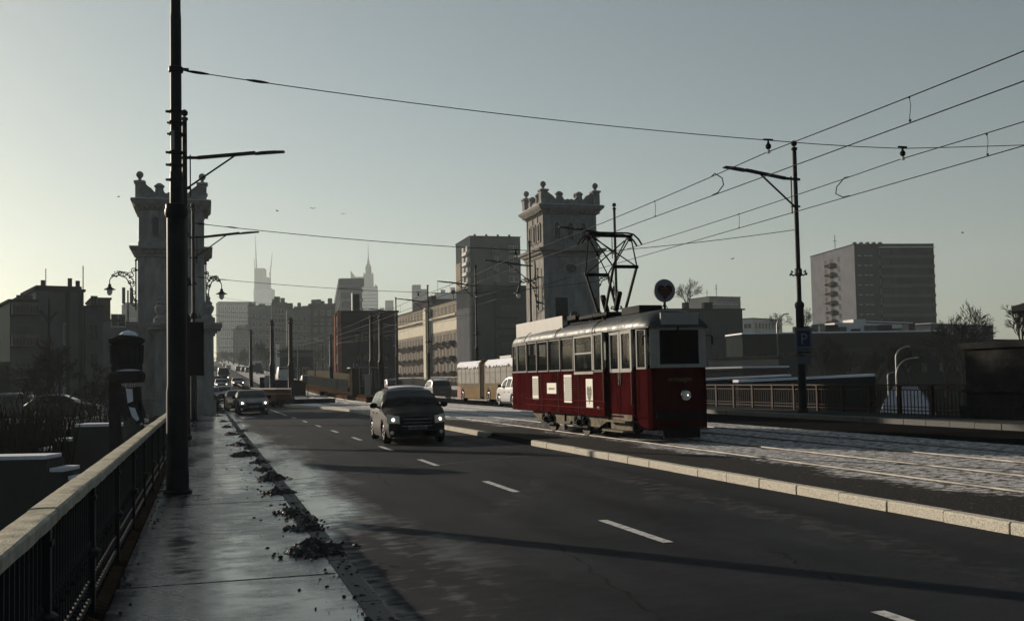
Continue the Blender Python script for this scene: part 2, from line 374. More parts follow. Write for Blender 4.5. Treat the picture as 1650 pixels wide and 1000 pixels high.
# pale expansion joints across the asphalt
b = MB()
for (xa, ya, xb, yb, wd) in ((1.4, 20.0, 7.6, 21.5, .05), (1.4, 25.2, 7.6, 27.0, .05), (1.4, 44, 7.6, 45, .08)):
    b.add([(xa, ya, zx(xa)+.003), (xb, yb, zx(xb)+.003), (xb, yb+wd, zx(xb)+.003), (xa, ya+wd, zx(xa)+.003)], [(0, 1, 2, 3)])
D('joint', (.13, .13, .125), .5, var=.5, scale=4)
struct(b.build('road_joint', 'joint', smooth=False), label='pale worn joint lines across the asphalt')
def overlay_mat(name, col, thr, scale=4, stretch=(1, 1, 1), op=.6):
    m = bpy.data.materials.new(name); m.use_nodes = True; t = m.node_tree; b_ = t.nodes['Principled BSDF']; tc = t.nodes.new('ShaderNodeTexCoord'); mp = t.nodes.new('ShaderNodeMapping'); n = t.nodes.new('ShaderNodeTexNoise'); r_ = t.nodes.new('ShaderNodeMapRange'); at_ = t.nodes.new('ShaderNodeAttribute'); mu = t.nodes.new('ShaderNodeMath'); mu.operation = 'MULTIPLY'
    mp.inputs['Scale'].default_value = stretch; n.inputs['Scale'].default_value = scale; n.inputs['Detail'].default_value = 8; at_.attribute_name = 'fade'
    t.links.new(tc.outputs['Object'], mp.inputs[0]); t.links.new(mp.outputs[0], n.inputs[0]); t.links.new(n.outputs[0], r_.inputs[0])
    for i, v in enumerate((*thr, 0, op)): r_.inputs[i+1].default_value = v
    t.links.new(r_.outputs[0], mu.inputs[0]); t.links.new(at_.outputs['Fac'], mu.inputs[1]); t.links.new(mu.outputs[0], b_.inputs['Alpha']); b_.inputs['Base Color'].default_value = (*col, 1); b_.inputs['Roughness'].default_value = .8; b_.inputs['Specular IOR Level'].default_value = .1; M[name] = m
overlay_mat('pale_noise', (.12, .118, .11), (.42, .66), 5, (1, 1, 1), .38); overlay_mat('tar', (.004, .004, .004), (.35, .6), 2); overlay_mat('tyre', (.006, .006, .006), (.3, .7), 1.2, (1, .15, 1), .3)
def strip(name, mname, pts, w_, label, dz=.005):
    b = MB(); rows = []; n = len(pts)
    for i, (x, y) in enumerate(pts):
        a = Vector(pts[max(0, i-1)]); c = Vector(pts[min(n-1, i+1)]); d = (c-a).normalized(); q = Vector((-d.y, d.x))
        rows.append([(x+q.x*w_*k/2, y+q.y*w_*k/2, zx(x+q.x*w_*k/2)+zr(y)+dz) for k in (-1, -.5, 0, .5, 1)])
    b.grid(rows); o = b.build(name, mname, smooth=False); a = o.data.attributes.new('fade', 'FLOAT', 'POINT')
    a.data.foreach_set('value', [min(1, 4*min(i, n-1-i)/n)*f for i in range(n) for f in (0, .8, 1, .8, 0)]); struct(o, label=label)
def ln(p, q, n=14, wob=0.0, sd=1): rg = random.Random(sd); return [(p[0]+(q[0]-p[0])*i/n+rg.uniform(-wob, wob), p[1]+(q[1]-p[1])*i/n) for i in range(n+1)]
strip('pale_streak', 'pale_noise', ln((3.35, 12.6), (5.9, 17.2)), .55, 'reflected light painted as a pale streak across the lane')  # a reflection on the asphalt, painted as a pale see-through strip
strip('pale_streak', 'pale_noise', ln((5.6, 12.2), (6.9, 15.6)), .35, 'second pale streak near the kerb')
strip('pale_streak', 'pale_noise', ln((6.2, 5), (6.9, 23), 20), .7, 'dusty pale strip along the median kerb')
b = MB(); rg = random.Random(77); y = 3.2
while y < 62:
    b.add([(-.95, y, .1525), (1.11, y+rg.uniform(-.04, .04), .1525), (1.11, y+.016, .1525), (-.95, y+.016, .1525)], [(0, 1, 2, 3)]); y += rg.uniform(2.6, 3.4)
D('seam', (.012, .012, .012), .7); struct(b.build('pavement_joint', 'seam', smooth=False), label='dark joints across the wet pavement')
for k, x in enumerate((2.35, 3.85, 5.35, 6.85)): strip('tyre_track', 'tyre', ln((x, 3), (x-.1, 60), 40, .03, k), .5, 'dark tyre track along the lane', .0045)
for k, (x, y0_, y1_) in enumerate(((3.1, 6, 11), (4.9, 7, 9.5), (2.9, 16, 23), (5.6, 18, 22))): strip('tar_seam', 'tar', ln((x, y0_), (x+.5, y1_), 26, .05, k), .045, 'dark tar seam in the asphalt', .0055)
# added bank behind the camera, unseen, blocks light to deepen the shade
rg = random.Random(31); b = MB(); rows = []
for i in range(90):
    a = R(185)+R(190)*i/89; r_ = 170+rg.uniform(-15, 25); c, s_ = math.cos(a), math.sin(a); hh = 30+rg.uniform(-9, 9); rows.append([(r_*c, r_*s_*.75+(-20), -9.5), (r_*c*1.0, r_*s_*.75-20, hh*.5), (r_*c*1.05, r_*s_*.78-20, hh)])
b.grid(rows); D('shade_bank', (.04, .04, .035), .95, var=.6, scale=.15)
struct(b.build('unseen_shade_bank', 'shade_bank', smooth=False), 'stuff', 'added unseen bank behind us that darkens the shaded sides')
# deck body
b = MB(); b.box(-1.28, 22.4, -6, 100, -1.6, -.02); struct(b.build('bridge_deck', 'concrete_dk', smooth=False), label='bridge deck slab')
#@@END1

# ------------------------------------------------------------------ left railing
def railing_left():
    t = thing('bridge_railing', 'long dark iron railing with a pale worn stone cap in the left foreground', 'railing', (-.84, 0, .15))
    rg = random.Random(4); b = MB(); y = -1.6
    while y < 60:
        e = y+1.92; z = 1.05+rg.uniform(-.004, .004); rows = []
        for k in range(13):
            yy = y+.004+(e-.008-y)*k/12; j = [rg.uniform(-.004, .004) for _ in range(3)]; c = .012
            rows.append([(-.075+j[0], yy, z-.07), (-.078+j[0], yy, z-c), (-.066, yy, z+j[2]*.3), (-.02, yy, z+.003), (.03, yy, z+.003), (.066, yy, z+j[2]*.3), (.078+j[1], yy, z-c), (.075+j[1], yy, z-.07)])
        b.grid(rows); n = len(b.v); k = 8
        b.f += [list(range(n-k, n)), list(range(n-13*k, n-12*k))[::-1]]; b.mi += [0, 0]
        y = e
    b.build('cap', 'cap', t)
    b = MB(); b.box(-.04, .04, -1.6, 60, .955, .978); b.box(-.03, .03, -1.6, 60, .12, .16); b.box(-.025, .025, -1.6, 60, .26, .285); b.build('rail', 'iron', t)
    b = MB()
    b.box(-.016, .016, 0, .022, .02, .955); b.lathe([(.016, .5), (.03, .52), (.03, .55), (.016, .57)], (0, .011, 0), 6)
    b.lathe([(.016, .2), (.03, .215), (.016, .23)], (0, .011, 0), 6)
    me = b.mesh('baluster', 'iron'); b2 = MB(); k = 0; y = 1.2
    while y < 60:
        if k < 99: o = link('baluster', me, t); o.location = (0, y, 0)
        else: b2.box(-.016, .016, y, y+.022, .02, .955)
        k += 1; y += .13
    o = b2.build('baluster_row', 'iron', t); o['kind'] = 'stuff'
    b = MB(); b.box(-.05, .05, -.04, .04, 0, .955); b.box(-.06, .06, -.05, .05, .86, .89); b.lathe([(.05, .42), (.09, .45), (.09, .49), (.05, .52)], (0, 0, 0), 10)
    me = b.mesh('post', 'iron')
    for i in range(26): o = link('post', me, t); o.location = (0, -.9+2.3*i, 0)
    b = MB(); rs = random.Random(1)              # floral studs at mid height
    for i in range(200):
        y = 1.2+.26*i; b.ball((.022, y, .45), .017, 6, 4); b.ball((.022, y+.13, .07), .012, 5, 3)
    o = b.build('stud_row', 'iron_rust', t); o['kind'] = 'stuff'
    b = MB(); b.box(-.25, .12, -1.6, 60, -.3, .03); b.build('plinth', 'plinth_brown', t)
railing_left()

# ------------------------------------------------------------------ lamp / catenary poles
def collar(b, z, r, n=16): b.lathe([(r*.98, z-.03), (r*1.25, z-.02), (r*1.25, z+.02), (r*.98, z+.03)], (0, 0, 0), n)
def big_pole():
    t = thing('catenary_pole', 'thick black steel pole rising out of the top of the picture in the left foreground', 'pole', (-.42, 17.08, .15), 0, 'overhead line poles along the bridge')
    b = MB(); b.lathe([(.22, 0), (.22, .05), (.165, .08), (.165, 1.6), (.152, 1.7), (.15, 4.36), (.148, 4.4)], (0, 0, 0), 28)
    b.lathe([(.175, 0.05), (.175, .35), (.165, .4)], (0, 0, 0), 28); b.build('lower_shaft', 'steel_pole', t)
    b = MB(); b.lathe([(.148, 4.36), (.165, 4.38), (.18, 4.42), (.18, 4.5), (.168, 4.52), (.168, 4.58), (.1, 4.6), (.098, 5.1), (.088, 5.12), (.085, 7.6), (.078, 7.7), (.078, 11)], (0, 0, 0), 24); b.build('upper_shaft', 'steel_pole', t)
    for z in (4.98, 5.22, 5.42, 5.9, 5.72, 6.08):
        b = MB(); b.lathe([(.09, -.02), (.115, -.015), (.115, .015), (.09, .02)], (0, 0, z), 16)
        if z not in (5.72, 5.9): b.bar((-.16, 0, z), (.16, 0, z), .05, .03)
        else: [b.ball((.125*math.cos(a), .125*math.sin(a), z), .02, 5, 4) for a in (0, .8, 1.6, 2.4, 3.14, 4, 5)]
        b.build('clamp', 'steel_pole', t)
    b = MB(); b.lathe([(.1, 6.72), (.115, 6.73), (.115, 6.80), (.1, 6.81)], (0, 0, 0), 16); b.tube([(.1, 0, 6.78), (.2, 0, 6.78)], .025, 8); b.build('wire_anchor', 'steel_pole', t)
    # small box on the side of the pole
    b = MB(); b.bar((-.05, -.11, 5.45), (-.05, -.11, 5.75), .05, .03); b.build('plate', 'frame_w', t)
big_pole()

def lamp_pole(x, y, z0, H, side, label, arm=2.75, arm_z=8.5, lower=True, r=.085):
    t = thing('street_lamp', label, 'lamp pole', (x, y, z0), 0, 'overhead line poles along the bridge')
    b = MB(); b.lathe([(.19, 0), (.19, .1), (.145, .15), (.14, 3.7), (.16, 3.74), (.17, 3.8), (.17, 3.86), (.15, 3.9), (.1, 3.95), (r, 4.0), (r*.9, H-.35), (r*1.3, H-.33), (r*1.3, H-.27), (r*.5, H-.22)], (0, 0, 0), 18)
    b.ball((0, 0, H-.1), .11, 12, 8); b.build('shaft', 'steel_pole', t)
    s = side
    b = MB(); b.bar((-.18*s, 0, arm_z), (.45*s, 0, arm_z+.02), .09, .08); b.bar((.4*s, 0, arm_z+.02), (arm*.8*s, 0, arm_z+.26), .09, .11)
    b.bar((.1*s, 0, arm_z-.95), (arm*.56*s, 0, arm_z+.13), .05, .05); b.bar((-.15*s, 0, arm_z-.98), (.2*s, 0, arm_z-.98), .08, .06); b.bar((.17*s, 0, arm_z-1.25), (.17*s, 0, arm_z+.1), .04, .04)
    b.build('arm', 'steel_pole', t)
    b = MB(); p = [(arm*.78*s, arm_z+.24), (arm*.86*s, arm_z+.3), (arm*1.0*s, arm_z+.34), (arm*1.13*s, arm_z+.355), (arm*1.14*s, arm_z+.31), (arm*.8*s, arm_z+.2)]
    b.prism(p, -.11, .11, 'y'); b.build('lamp_head', 'steel_pole', t)
    b = MB()                                      # ornamental leaf collar
    for a in range(6):
        an = a*math.pi/3; c, q = math.cos(an), math.sin(an)
        b.tube([(c*.1, q*.1, 4.95), (c*.2, q*.2, 4.88), (c*.3, q*.3, 4.96), (c*.27, q*.27, 5.05), (c*.22, q*.22, 5.0)], .022, 5); b.ball((c*.32, q*.32, 4.92), .035, 6, 4)
    b.lathe([(.09, 4.85), (.13, 4.88), (.13, 5.1), (.09, 5.15)], (0, 0, 0), 12); b.build('leaf_collar', 'iron', t)
    return t
P2 = lamp_pole(-.58, 34.0, .15, 10.5, 1, 'black street lamp with a ball finial just behind the thick foreground pole', arm=2.75, arm_z=8.95)
P3 = lamp_pole(-.50, 51.0, .15, 10.4, 1, 'second black street lamp behind the foreground pole, its arm in front of the left tower', arm=2.7, arm_z=8.75, r=.075)
b = MB(); b.box(-.02, .56, -.03, 0, 2.0, 3.7); b.build('sign_back', 'black', P2)
PR = lamp_pole(20.36, 32.0, .45, 9.75, -1, 'tall brown lamp pole carrying the blue parking sign on the right pavement', arm=2.5, arm_z=8.35)
PR.rotation_euler.y = 0
b = MB(); b.box(-.34, .34, -.20, -.17, 2.05, 3.0); sg = b.build('parking_sign', 'sign_grey', PR)
b = MB(); b.box(-.25, .25, -.206, -.2005, 2.34, 2.9); b.build('blue_field', 'sign_blue', sg)
text('P', .56, 'sign_white', sg, (0, -.209, 2.42), (R(90), 0, 0), 'letter_p')
b = MB(); b.box(-.26, .26, -.205, -.2005, 2.22, 2.25); b.box(-.26, -.02, -.205, -.2005, 2.1, 2.16); b.box(.02, .26, -.205, -.2005, 2.1, 2.16); b.build('small_print', 'black', sg)
b = MB(); b.box(-.28, .28, -.19, -.17, 1.72, 2.0); b.build('lower_plate', 'sign_grey', PR)
for (y, lab) in ((49, 'black pole with a ball finial standing behind the raised pantograph'), (63.5, 'dark lamp pole standing beside the right stone tower'), (77.5, 'dark lamp pole in front of the curved corner of the apartment block'),
                 (95.5, 'dark lamp pole in front of the middle of the pale apartment block'), (112.5, 'thin dark lamp pole at the far end of the pale apartment block')):
    dup(P3, (20.4, y, .45+zr(y)), math.pi, lab)
# older poles on the tram stop in the middle
def old_pole(px, Dp, ytop, r, label, zb=None, fin=True, mname='steel_pole'):
    p = atD(px, ytop, Dp); z0 = zb if zb is not None else zr(p.y)+.2
    H = p.z-z0; t = thing('catenary_pole', label, 'pole', (p.x, p.y, z0), 0, 'old poles around the tram stop')
    b = MB(); b.lathe([(r*1.7, 0), (r*1.7, .25), (r*1.35, .35), (r*1.3, H*.42), (r*1.5, H*.43), (r*1.0, H*.46), (r*.85, H*.9), (r*.8, H-.45)], (0, 0, 0), 14); b.build('shaft', mname, t)
    if fin:
        b = MB(); b.lathe([(r*.8, H-.45), (r*1.5, H-.4), (r*1.5, H-.33), (r*.8, H-.28), (r*.7, H-.18), (r*1.8, H-.12), (r*.6, H-.05), (r*.9, H+.03), (.01, H+.15)], (0, 0, 0), 12); b.build('finial', mname, t)
    if not fin:
        b = MB(); b.bar((0, 0, H-1.0), (-2.4, 0, H-.6), .06, .06); b.bar((0, 0, H-1.8), (-1.5, 0, H-.8), .05, .05); b.bar((0, 0, H-.8), (1.6, 0, H-.5), .06, .06); b.build('bracket_arm', mname, t)
    return t
old_pole(404, 118, 532, .17, 'leftmost of the three dark ornate poles on the traffic island')
old_pole(438, 98, 517, .19, 'middle one of the three dark ornate poles on the traffic island')
old_pole(468, 90, 513, .19, 'right one of the three dark ornate poles, at the end of the curved wall')
old_pole(533, 128, 540, .2, 'dark pole with grey bands left of the brick building corner')
old_pole(598, 100, 506, .2, 'left one of the two thick dark poles beside the tram shelter')
old_pole(613, 92, 505, .2, 'right one of the two thick dark poles beside the tram shelter')
for i, (x, Dq, yt) in enumerate(((507, 150, 545), (519, 170, 548), (555, 160, 520), (580, 150, 512), (480, 170, 556))):
    old_pole(x, Dq, yt, .09, ['thin dark mast left of the banded pole', 'very thin mast in front of the low stone pavilion', 'thin mast before the left part of the dark brick block',
             'thin mast before the middle of the dark brick block', 'thin mast right of the three ornate poles'][i], fin=False)

# ------------------------------------------------------------------ overhead wires
def catenary(p, q, sag, n=24): return [Vector(p).lerp(Vector(q), i/n)-Vector((0, 0, sag*4*(i/n)*(1-i/n))) for i in range(n+1)]
def wire(name, pts, r, label, cat='wire', group=None, mname='black'):
    b = MB(); b.tube(pts, r, 5); return tag(b.build(name, mname), label, cat, group)
TC = (10.38, 13.42)
sup = [-17, 0.5, 17.3, 34, 51, 68, 85.5, 103, 120]
def spz(x, y, zz=7.0): return zz
for k, (y, lab) in enumerate(((17.2, 'nearest span wire slung from the foreground pole over the road'), (33.9, 'second span wire slung between the lamp poles over the road'), (50.9, 'third span wire crossing in front of the left tower lamp'),
                              (77.5, 'span wire crossing in front of the far apartment block'), (95.5, 'farthest span wire over the tram stop'))):
    z0 = 7.0+zr(y); xl = -.35
    pl = (xl, y, z0 if k else 6.95); pr = (20.4 if k else 24.5, (y-1.8) if k == 1 else y, z0+(.0 if k else .25))
    a = (TC[0], y, 6.32+zr(y)); c = (TC[1], y, 6.30+zr(y))
    b = MB(); pts = catenary(pl, a, .10, 14)+catenary(a, c, .02, 3)[1:]+catenary(c, pr, .06, 10)[1:]
    b.tube(pts, .0085 if k == 0 else .012, 5)
    for f in (.012, .15):                      # strain insulators near the pole
        p = Vector(pts[0]).lerp(Vector(pts[3]), f*3); d = (Vector(pts[3])-Vector(pts[0])).normalized(); b.tube([p, p+d*.12, p+d*.24, p+d*.36], [.012, .024, .024, .012], 6)
    o = tag(b.build('span_wire', 'black'), lab, 'wire', 'span wires across the bridge')
    if k < 3:
        for cx in TC:
            b = MB(); b.tube([(cx-.1, y, 6.33), (cx+.1, y, 6.33)], .02, 6); b.lathe([(.02, 6.14), (.05, 6.17), (.055, 6.22), (.025, 6.26), (.015, 6.31)], (cx, y, 0), 10)
            ins = b.build('insulator', 'black', o)
            b = MB(); b.lathe([(.035, 6.07), (.04, 6.10), (.02, 6.14)], (cx, y, 0), 8); b.build('cup', 'lamp_glass', ins)
for i, cx in enumerate(TC):
    side = 'near' if i == 0 else 'far'
    pts = []
    for j in range(len(sup)-1):
        a = (cx, sup[j], 6.1+zr(sup[j])); c = (cx, sup[j+1], 6.1+zr(sup[j+1])); pts += catenary(a, c, .07, 8)[0 if j == 0 else 1:]
    m_ = wire('catenary_wire', pts, .010, 'upper carrying wire above the %s tram track' % side, group='overhead wires above the tracks')
    pts = [(cx+.12*math.sin(j*1.5), y_, 5.66+zr(y_)) for j, y_ in enumerate(sup)]
    c_ = wire('contact_wire', pts, .010, 'lower contact wire above the %s tram track' % side, group='overhead wires above the tracks')
    for y_ in ((13.1, 22.4, 29, 38, 44, 56, 62, 80, 98) if i == 0 else (14.9, 23.8, 40, 46, 58, 75, 92)):
        b = MB(); zt = 6.06; b.tube([(cx, y_, zt+zr(y_)), (cx+.02, y_, zt-.15+zr(y_)), (cx+.03, y_+.05, 5.72+zr(y_)), (cx, y_+.02, 5.66+zr(y_))], .006, 4); b.ball((cx, y_, zt-.02+zr(y_)), .02, 6, 4); b.ball((cx, y_, 5.68+zr(y_)), .022, 6, 4); b.build('dropper', 'black', m_)
    yy = 19.5 if i == 0 else 19.0
    b = MB(); s_ = -1 if i == 0 else 1
    b.tube([(cx, yy+1.1*s_*-0, 6.08), (cx+s_*.02, yy-.18*s_*-1, 6.1), (cx, yy+.45*-s_*-1, 5.95), (cx, yy+.5*-s_*-1, 5.8), (cx, yy+.25*-s_*-1, 5.68), (cx, yy, 5.67)], .012, 5); b.build('jumper', 'black', m_)

for (x0, y0, D0, x1, y1, D1, lab) in ((404, 545, 118, 598, 528, 100, 'lowest thin wire strung from the leftmost ornate pole to the thick poles'), (438, 528, 98, 613, 545, 92, 'thin wire strung from the middle ornate pole to the thick poles'), (468, 523, 90, 690, 500, 90, 'thin wire from the right ornate pole towards the apartment block lamp pole'),
    (350, 478, 140, 638, 497, 110, 'thin far wire crossing the street below the skyscraper'), (533, 552, 128, 690, 520, 95, 'thin wire from the banded pole towards the apartment block'), (404, 560, 118, 533, 548, 128, 'slack wire between the leftmost ornate pole and the banded pole'), (598, 520, 100, 773, 505, 77, 'thin wire from the thick poles to the lamp pole at the rounded corner'), (350, 500, 170, 640, 510, 150, 'faint wire high over the tram stop')):
    wire('wire', catenary(atD(x0, y0, D0), atD(x1, y1, D1), .5, 12), .016, lab, group='wires over the tram stop')
# ------------------------------------------------------------------ stone towers
def lantern(t_label, x, y, z, side, s=1.0, dy=0.0):
    t = thing('wall_lantern', t_label, 'lantern', (x, y, z), 0, 'wrought iron lanterns on the towers')
    S = side
    b = MB(); b.tube([(0, 0, -1.5), (0, 0, 1.5)], .045, 6); b.ball((0, 0, 1.55), .08, 8, 5)
    for zz in (.95, -.95):
        b.tube([(0, 0, zz), (-S*.25, 0, zz)], .04, 6)
        b.ball((0, 0, zz), .09, 7, 5)
    def scroll(cx, cz, r0, turns, a0, sg, rr=.03):
        pts = [];
        for i in range(22):
            f = i/21; a = a0+sg*turns*2*math.pi*f; r = r0*(1-.8*f); pts.append((S*(cx+r*math.cos(a)), 0, cz+r*math.sin(a)))
        b.tube(pts, rr, 5)
    b.tube([(0, 0, -1.1), (S*.18, 0, -.6), (S*.3, 0, 0), (S*.55, 0, .45), (S*.95, 0, .62), (S*1.3, 0, .55), (S*1.45, 0, .42)], .035, 6)
    b.tube([(0, 0, .1), (S*.35, 0, .55), (S*.8, 0, .85), (S*1.15, 0, .72), (S*1.4, 0, .6)], .03, 6)
    for a in ((.3, .62, .22, 1.3, 0, 1), (.62, .66, .17, 1.3, 3, -1), (.95, .72, .14, 1.2, 1, 1), (.18, .05, .17, 1.3, 2, -1), (.14, -.45, .14, 1.2, 0, 1), (.1, -.85, .11, 1.2, 3, 1), (1.3, .62, .1, 1.2, 0, -1), (.35, .2, .12, 1.2, 4, 1), (.12, .95, .16, 1.3, 5, 1), (.12, -1.2, .1, 1.2, 2, 1)): scroll(*a)
    rg = random.Random(3)
    for i in range(26): f = rg.random(); b.ball((S*(.1+1.2*f), rg.uniform(-.05, .05), .25+.45*math.sin(f*2.4)+rg.uniform(-.15, .2)), .045, 5, 4)
    b.build('bracket', 'iron', t)
    b = MB(); c = (S*1.5, 0, 0); b.tube([(S*1.45, 0, .42), (S*1.5, 0, .3), (S*1.5, 0, .1)], .03, 6)
    b.lathe([(.02, .1), (.09, .06), (.1, -.08), (.18, -.16), (.34, -.24), (.35, -.27), (.16, -.27)], c, 14); b.build('shade', 'iron', t)
    b = MB(); b.lathe([(.15, -.27), (.17, -.36), (.15, -.5), (.07, -.6), (.01, -.62)], c, 12); b.build('glass_globe', 'lamp_glass', t)
    return t
def tower(label, cx, fy, W, z0, H=14.4, zc1=10.9):
    t = thing('stone_tower', label, 'tower', (cx, fy+W/2, z0)); h = W/2
    zc2 = H-.35
    b = MB(); b.lathe([(h+.35, 0), (h+.35, .9), (h+.2, 1.05), (h+.02, 1.1), (h, zc1-.3)], sq=True); b.build('shaft', 'plaster', t)
    b = MB(); b.lathe([(h, zc1-.32), (h+.08, zc1-.3), (h+.10, zc1-.15), (h+.28, zc1), (h+.30, zc1+.06), (h+.46, zc1+.16), (h+.48, zc1+.3), (h+.05, zc1+.36)], sq=True); b.build('lower_cornice', 'plaster_trim', t)
    b = MB(); b.lathe([(h-.02, zc1+.34), (h-.02, zc1+.62), (h-.1, zc1+.66), (h-.12, zc2)], sq=True); b.build('upper_storey', 'plaster', t)
    b = MB(); b.lathe([(h-.1, zc2-.02), (h, zc2), (h+.02, zc2+.12), (h+.2, zc2+.26), (h+.24, zc2+.32), (h+.38, zc2+.44), (h+.42, zc2+.58), (h, zc2+.62)], sq=True)
    b.build('upper_cornice', 'plaster_trim', t)
    mm = MB().box(-.06, .06, -.28, -.02, -.14, 0).mesh('modillion', 'plaster_trim', False)
    for k in range(4):                           # modillions under both cornices
        for zz, hh in ((zc1+.02, h), (zc2+.22, h-.05)):
            for i in range(12):
                u = -h+.2+i*(2*h-.4)/11; o = link('modillion', mm, t); o.matrix_local = Matrix.Rotation(k*math.pi/2, 4, 'Z') @ Matrix.Translation((u, -hh, zz))
    # parapet with scrolled outline
    zt = zc2+.62
    prof = []
    n = 40
    for i in range(n+1):
        u = -1+2*i/n; a = abs(u); zz = .42+.55*math.exp(-((a-.83)/.17)**2)+.38*math.exp(-((a-.36)/.13)**2)+.08*math.sin(a*22); prof.append((u*(h-.2), zz))
    for k in range(4):
        rot = Matrix.Rotation(k*math.pi/2, 3, 'Z'); q = MB().prism([(-h+.2, 0)]+prof+[(h-.2, 0)], -h+.08, -h+.34, 'y')
        for c_ in (-.36, .36):
            q.lathe([(.2, .3), (.26, .5), (.24, .75), (.32, .82), (.3, .9), (.18, 1.0), (.1, 1.05)], (c_*h, -h+.2, 0), 10)
        b2 = MB(); b2.add([rot @ Vector(v)+Vector((0, 0, zt)) for v in q.v], q.f); b2.build('parapet', 'plaster_trim', t)
    for sx in (-1, 1):
        for sy in (-1, 1):
            b = MB(); c = (sx*(h-.12), sy*(h-.12), zt)
            b.lathe([(.26, 0), (.26, .95), (.34, 1.0), (.34, 1.1), (.2, 1.16)], c, sq=True); b.lathe([(.13, 1.14), (.08, 1.28), (.14, 1.34)], c, 10); b.ball((c[0], c[1], zt+1.52), .22, 14, 9); b.build('ball_finial', 'plaster_trim', t)
    b = MB(); b.box(-h-.38, h+.38, -h-.38, -h+.02, zt-.0, zt+.03); b.box(-h-.38, -h+.02, -h, h+.38, zt, zt+.03); b.box(h, h+.38, -h, h+.38, zt, zt+.03); b.build('snow_cover', 'snow', t)
    # arched windows on all four faces
    for k in range(4):
        rot = Matrix.Rotation(k*math.pi/2, 3, 'Z')
        for i, u in enumerate((-.52, 0, .52)):
            cxw = u*W*.46; zb, zh = zc1+.95, 1.05; r = .19
            arch = [(cxw-r, zb), (cxw+r, zb)]+[(cxw+r*math.cos(a), zb+zh+r*math.sin(a)) for a in [math.pi*j/8 for j in range(9)]]
            q = MB(); q.prism(arch, -h+.115, -h+.16, 'y'); f_ = MB()
            R2 = r+.13
            fo = [(cxw-R2, zb-.1), (cxw+R2, zb-.1)]+[(cxw+R2*math.cos(a), zb+zh+R2*math.sin(a)) for a in [math.pi*j/8 for j in range(9)]]
            n = len(arch)
            def ring(y0, y1):
                vs = [(a, y0, c) for a, c in arch]+[(a, y0, c) for a, c in fo]+[(a, y1, c) for a, c in arch]+[(a, y1, c) for a, c in fo]
                fs = []
                for j in range(n):
                    j2 = (j+1) % n; fs += [(j, j2, n+j2, n+j), (2*n+j, 3*n+j, 3*n+j2, 2*n+j2), (n+j, n+j2, 3*n+j2, 3*n+j), (j, 2*n+j, 2*n+j2, j2)]
                f_.add(vs, fs)
            ring(-h+.02, -h+.13)
            fr = MB(); fr.add([rot @ Vector(v) for v in f_.v], f_.f); wo_ = fr.build('window', 'plaster_trim', t)
            g = MB(); g.add([rot @ Vector((v[0], v[1]-.03, v[2])) for v in q.v], q.f); g.build('pane', 'win', wo_)
        # pilasters between windows
        q = MB()
        for u in (-.98, -.3, .3, .98): q.box(u*h*.9-.09, u*h*.9+.09, -h+.06, -h+.14, zc1+.66, zc2-.05)
        p_ = MB(); p_.add([rot @ Vector(v) for v in q.v], q.f); p_.build('pilaster', 'plaster_trim', t)
    return t
TL = tower('tall pale stone tower on the left partly hidden by the foreground pole', -1.92, 66, 3.9, .1, 12.9, 9.95)
TR = tower('tall pale stone tower on the right behind the tram and its pantograph', 25.75, 70.2, 4.3, .3, 13.9, 10.7)
h = 2.15
for nm, (c, d) in {'door': ((-.85, -h-.0, 6.55), (.95, .06, 1.7))}.items():
    b = MB(); b.box(c[0]-d[0]/2-.12, c[0]+d[0]/2+.12, -h-.05, -h+.02, c[2]-d[2]/2-.1, c[2]+d[2]/2+.12); o = b.build('window', 'plaster_trim', TR); b = MB(); b.box(c[0]-d[0]/2, c[0]+d[0]/2, -h-.06, -h-.0, c[2]-d[2]/2, c[2]+d[2]/2); b.build('pane', 'win', o)
def oval(t, face, u, z, rx, rz, hh):
    b = MB(); n = 20
    for (k, y0, y1, mm) in ((1.35, -.07, .02, 'plaster_trim'), (1.0, -.085, -.0, 'win')):
        q = MB(); q.prism([(u+rx*k*math.cos(2*math.pi*i/n), z+rz*k*math.sin(2*math.pi*i/n)) for i in range(n)], -hh+y0, -hh+y1, 'y')
        if face == 'x': q.v = [(v[1], -v[0], v[2]) for v in q.v]
        o = q.build('window' if mm != 'win' else 'pane', mm, t if mm != 'win' else par); par = o if mm != 'win' else None
oval(TR, 'y', -.05, 9.55, .42, .3, h); oval(TR, 'x', 0, 9.6, .22, .55, h)
oval(TL, 'y', 0, 9.3, .35, .28, 1.95)
lantern('wrought iron lantern on the left side of the left stone tower', -4.0, 66.3, 8.0, -1)
lantern('wrought iron lantern on the road side of the left stone tower', .1, 66.8, 7.9, 1).rotation_euler.z = R(50)
lantern('wrought iron lantern on the road side of the right stone tower', 23.4, 71, 8.3, -1)
lantern('wrought iron lantern behind the pantograph on the right stone tower', 28.1, 71.5, 8.6, 1)
# annex in front of the left tower
t = thing('gate_pavilion', 'low stone pavilion with urns on its cornice at the foot of the left tower', 'pavilion', (-1.1, 64.3, .1))
b = MB(); b.box(-1.7, 1.62, -.9, 1.6, 0, 5.0); b.box(-1.8, 1.72, -1.0, 1.6, 0, .8); b.build('wall', 'plaster', t)
b = MB()
for e, z0, z1 in ((.1, 4.75, 4.9), (.2, 4.9, 5.05), (.42, 5.05, 5.25), (.5, 5.25, 5.42)): b.box(-1.7-e, 1.62+e, -.9-e, 1.6, z0, z1)
b.build('cornice', 'plaster_trim', t)
for x in (-1.35, 1.3):
    b = MB(); b.lathe([(.42, 5.42), (.42, 5.75), (.3, 5.8), (.2, 5.95), (.34, 6.2), (.36, 6.4), (.22, 6.55), (.28, 6.62), (.12, 6.8), (.16, 6.95), (.05, 7.1)], (x, -.5, 0), 14); b.build('urn', 'plaster_trim', t)
b = MB(); b.box(-1.0, .9, -1.04, -.9, .9, 4.2); b.build('panel', 'plaster_trim', t)
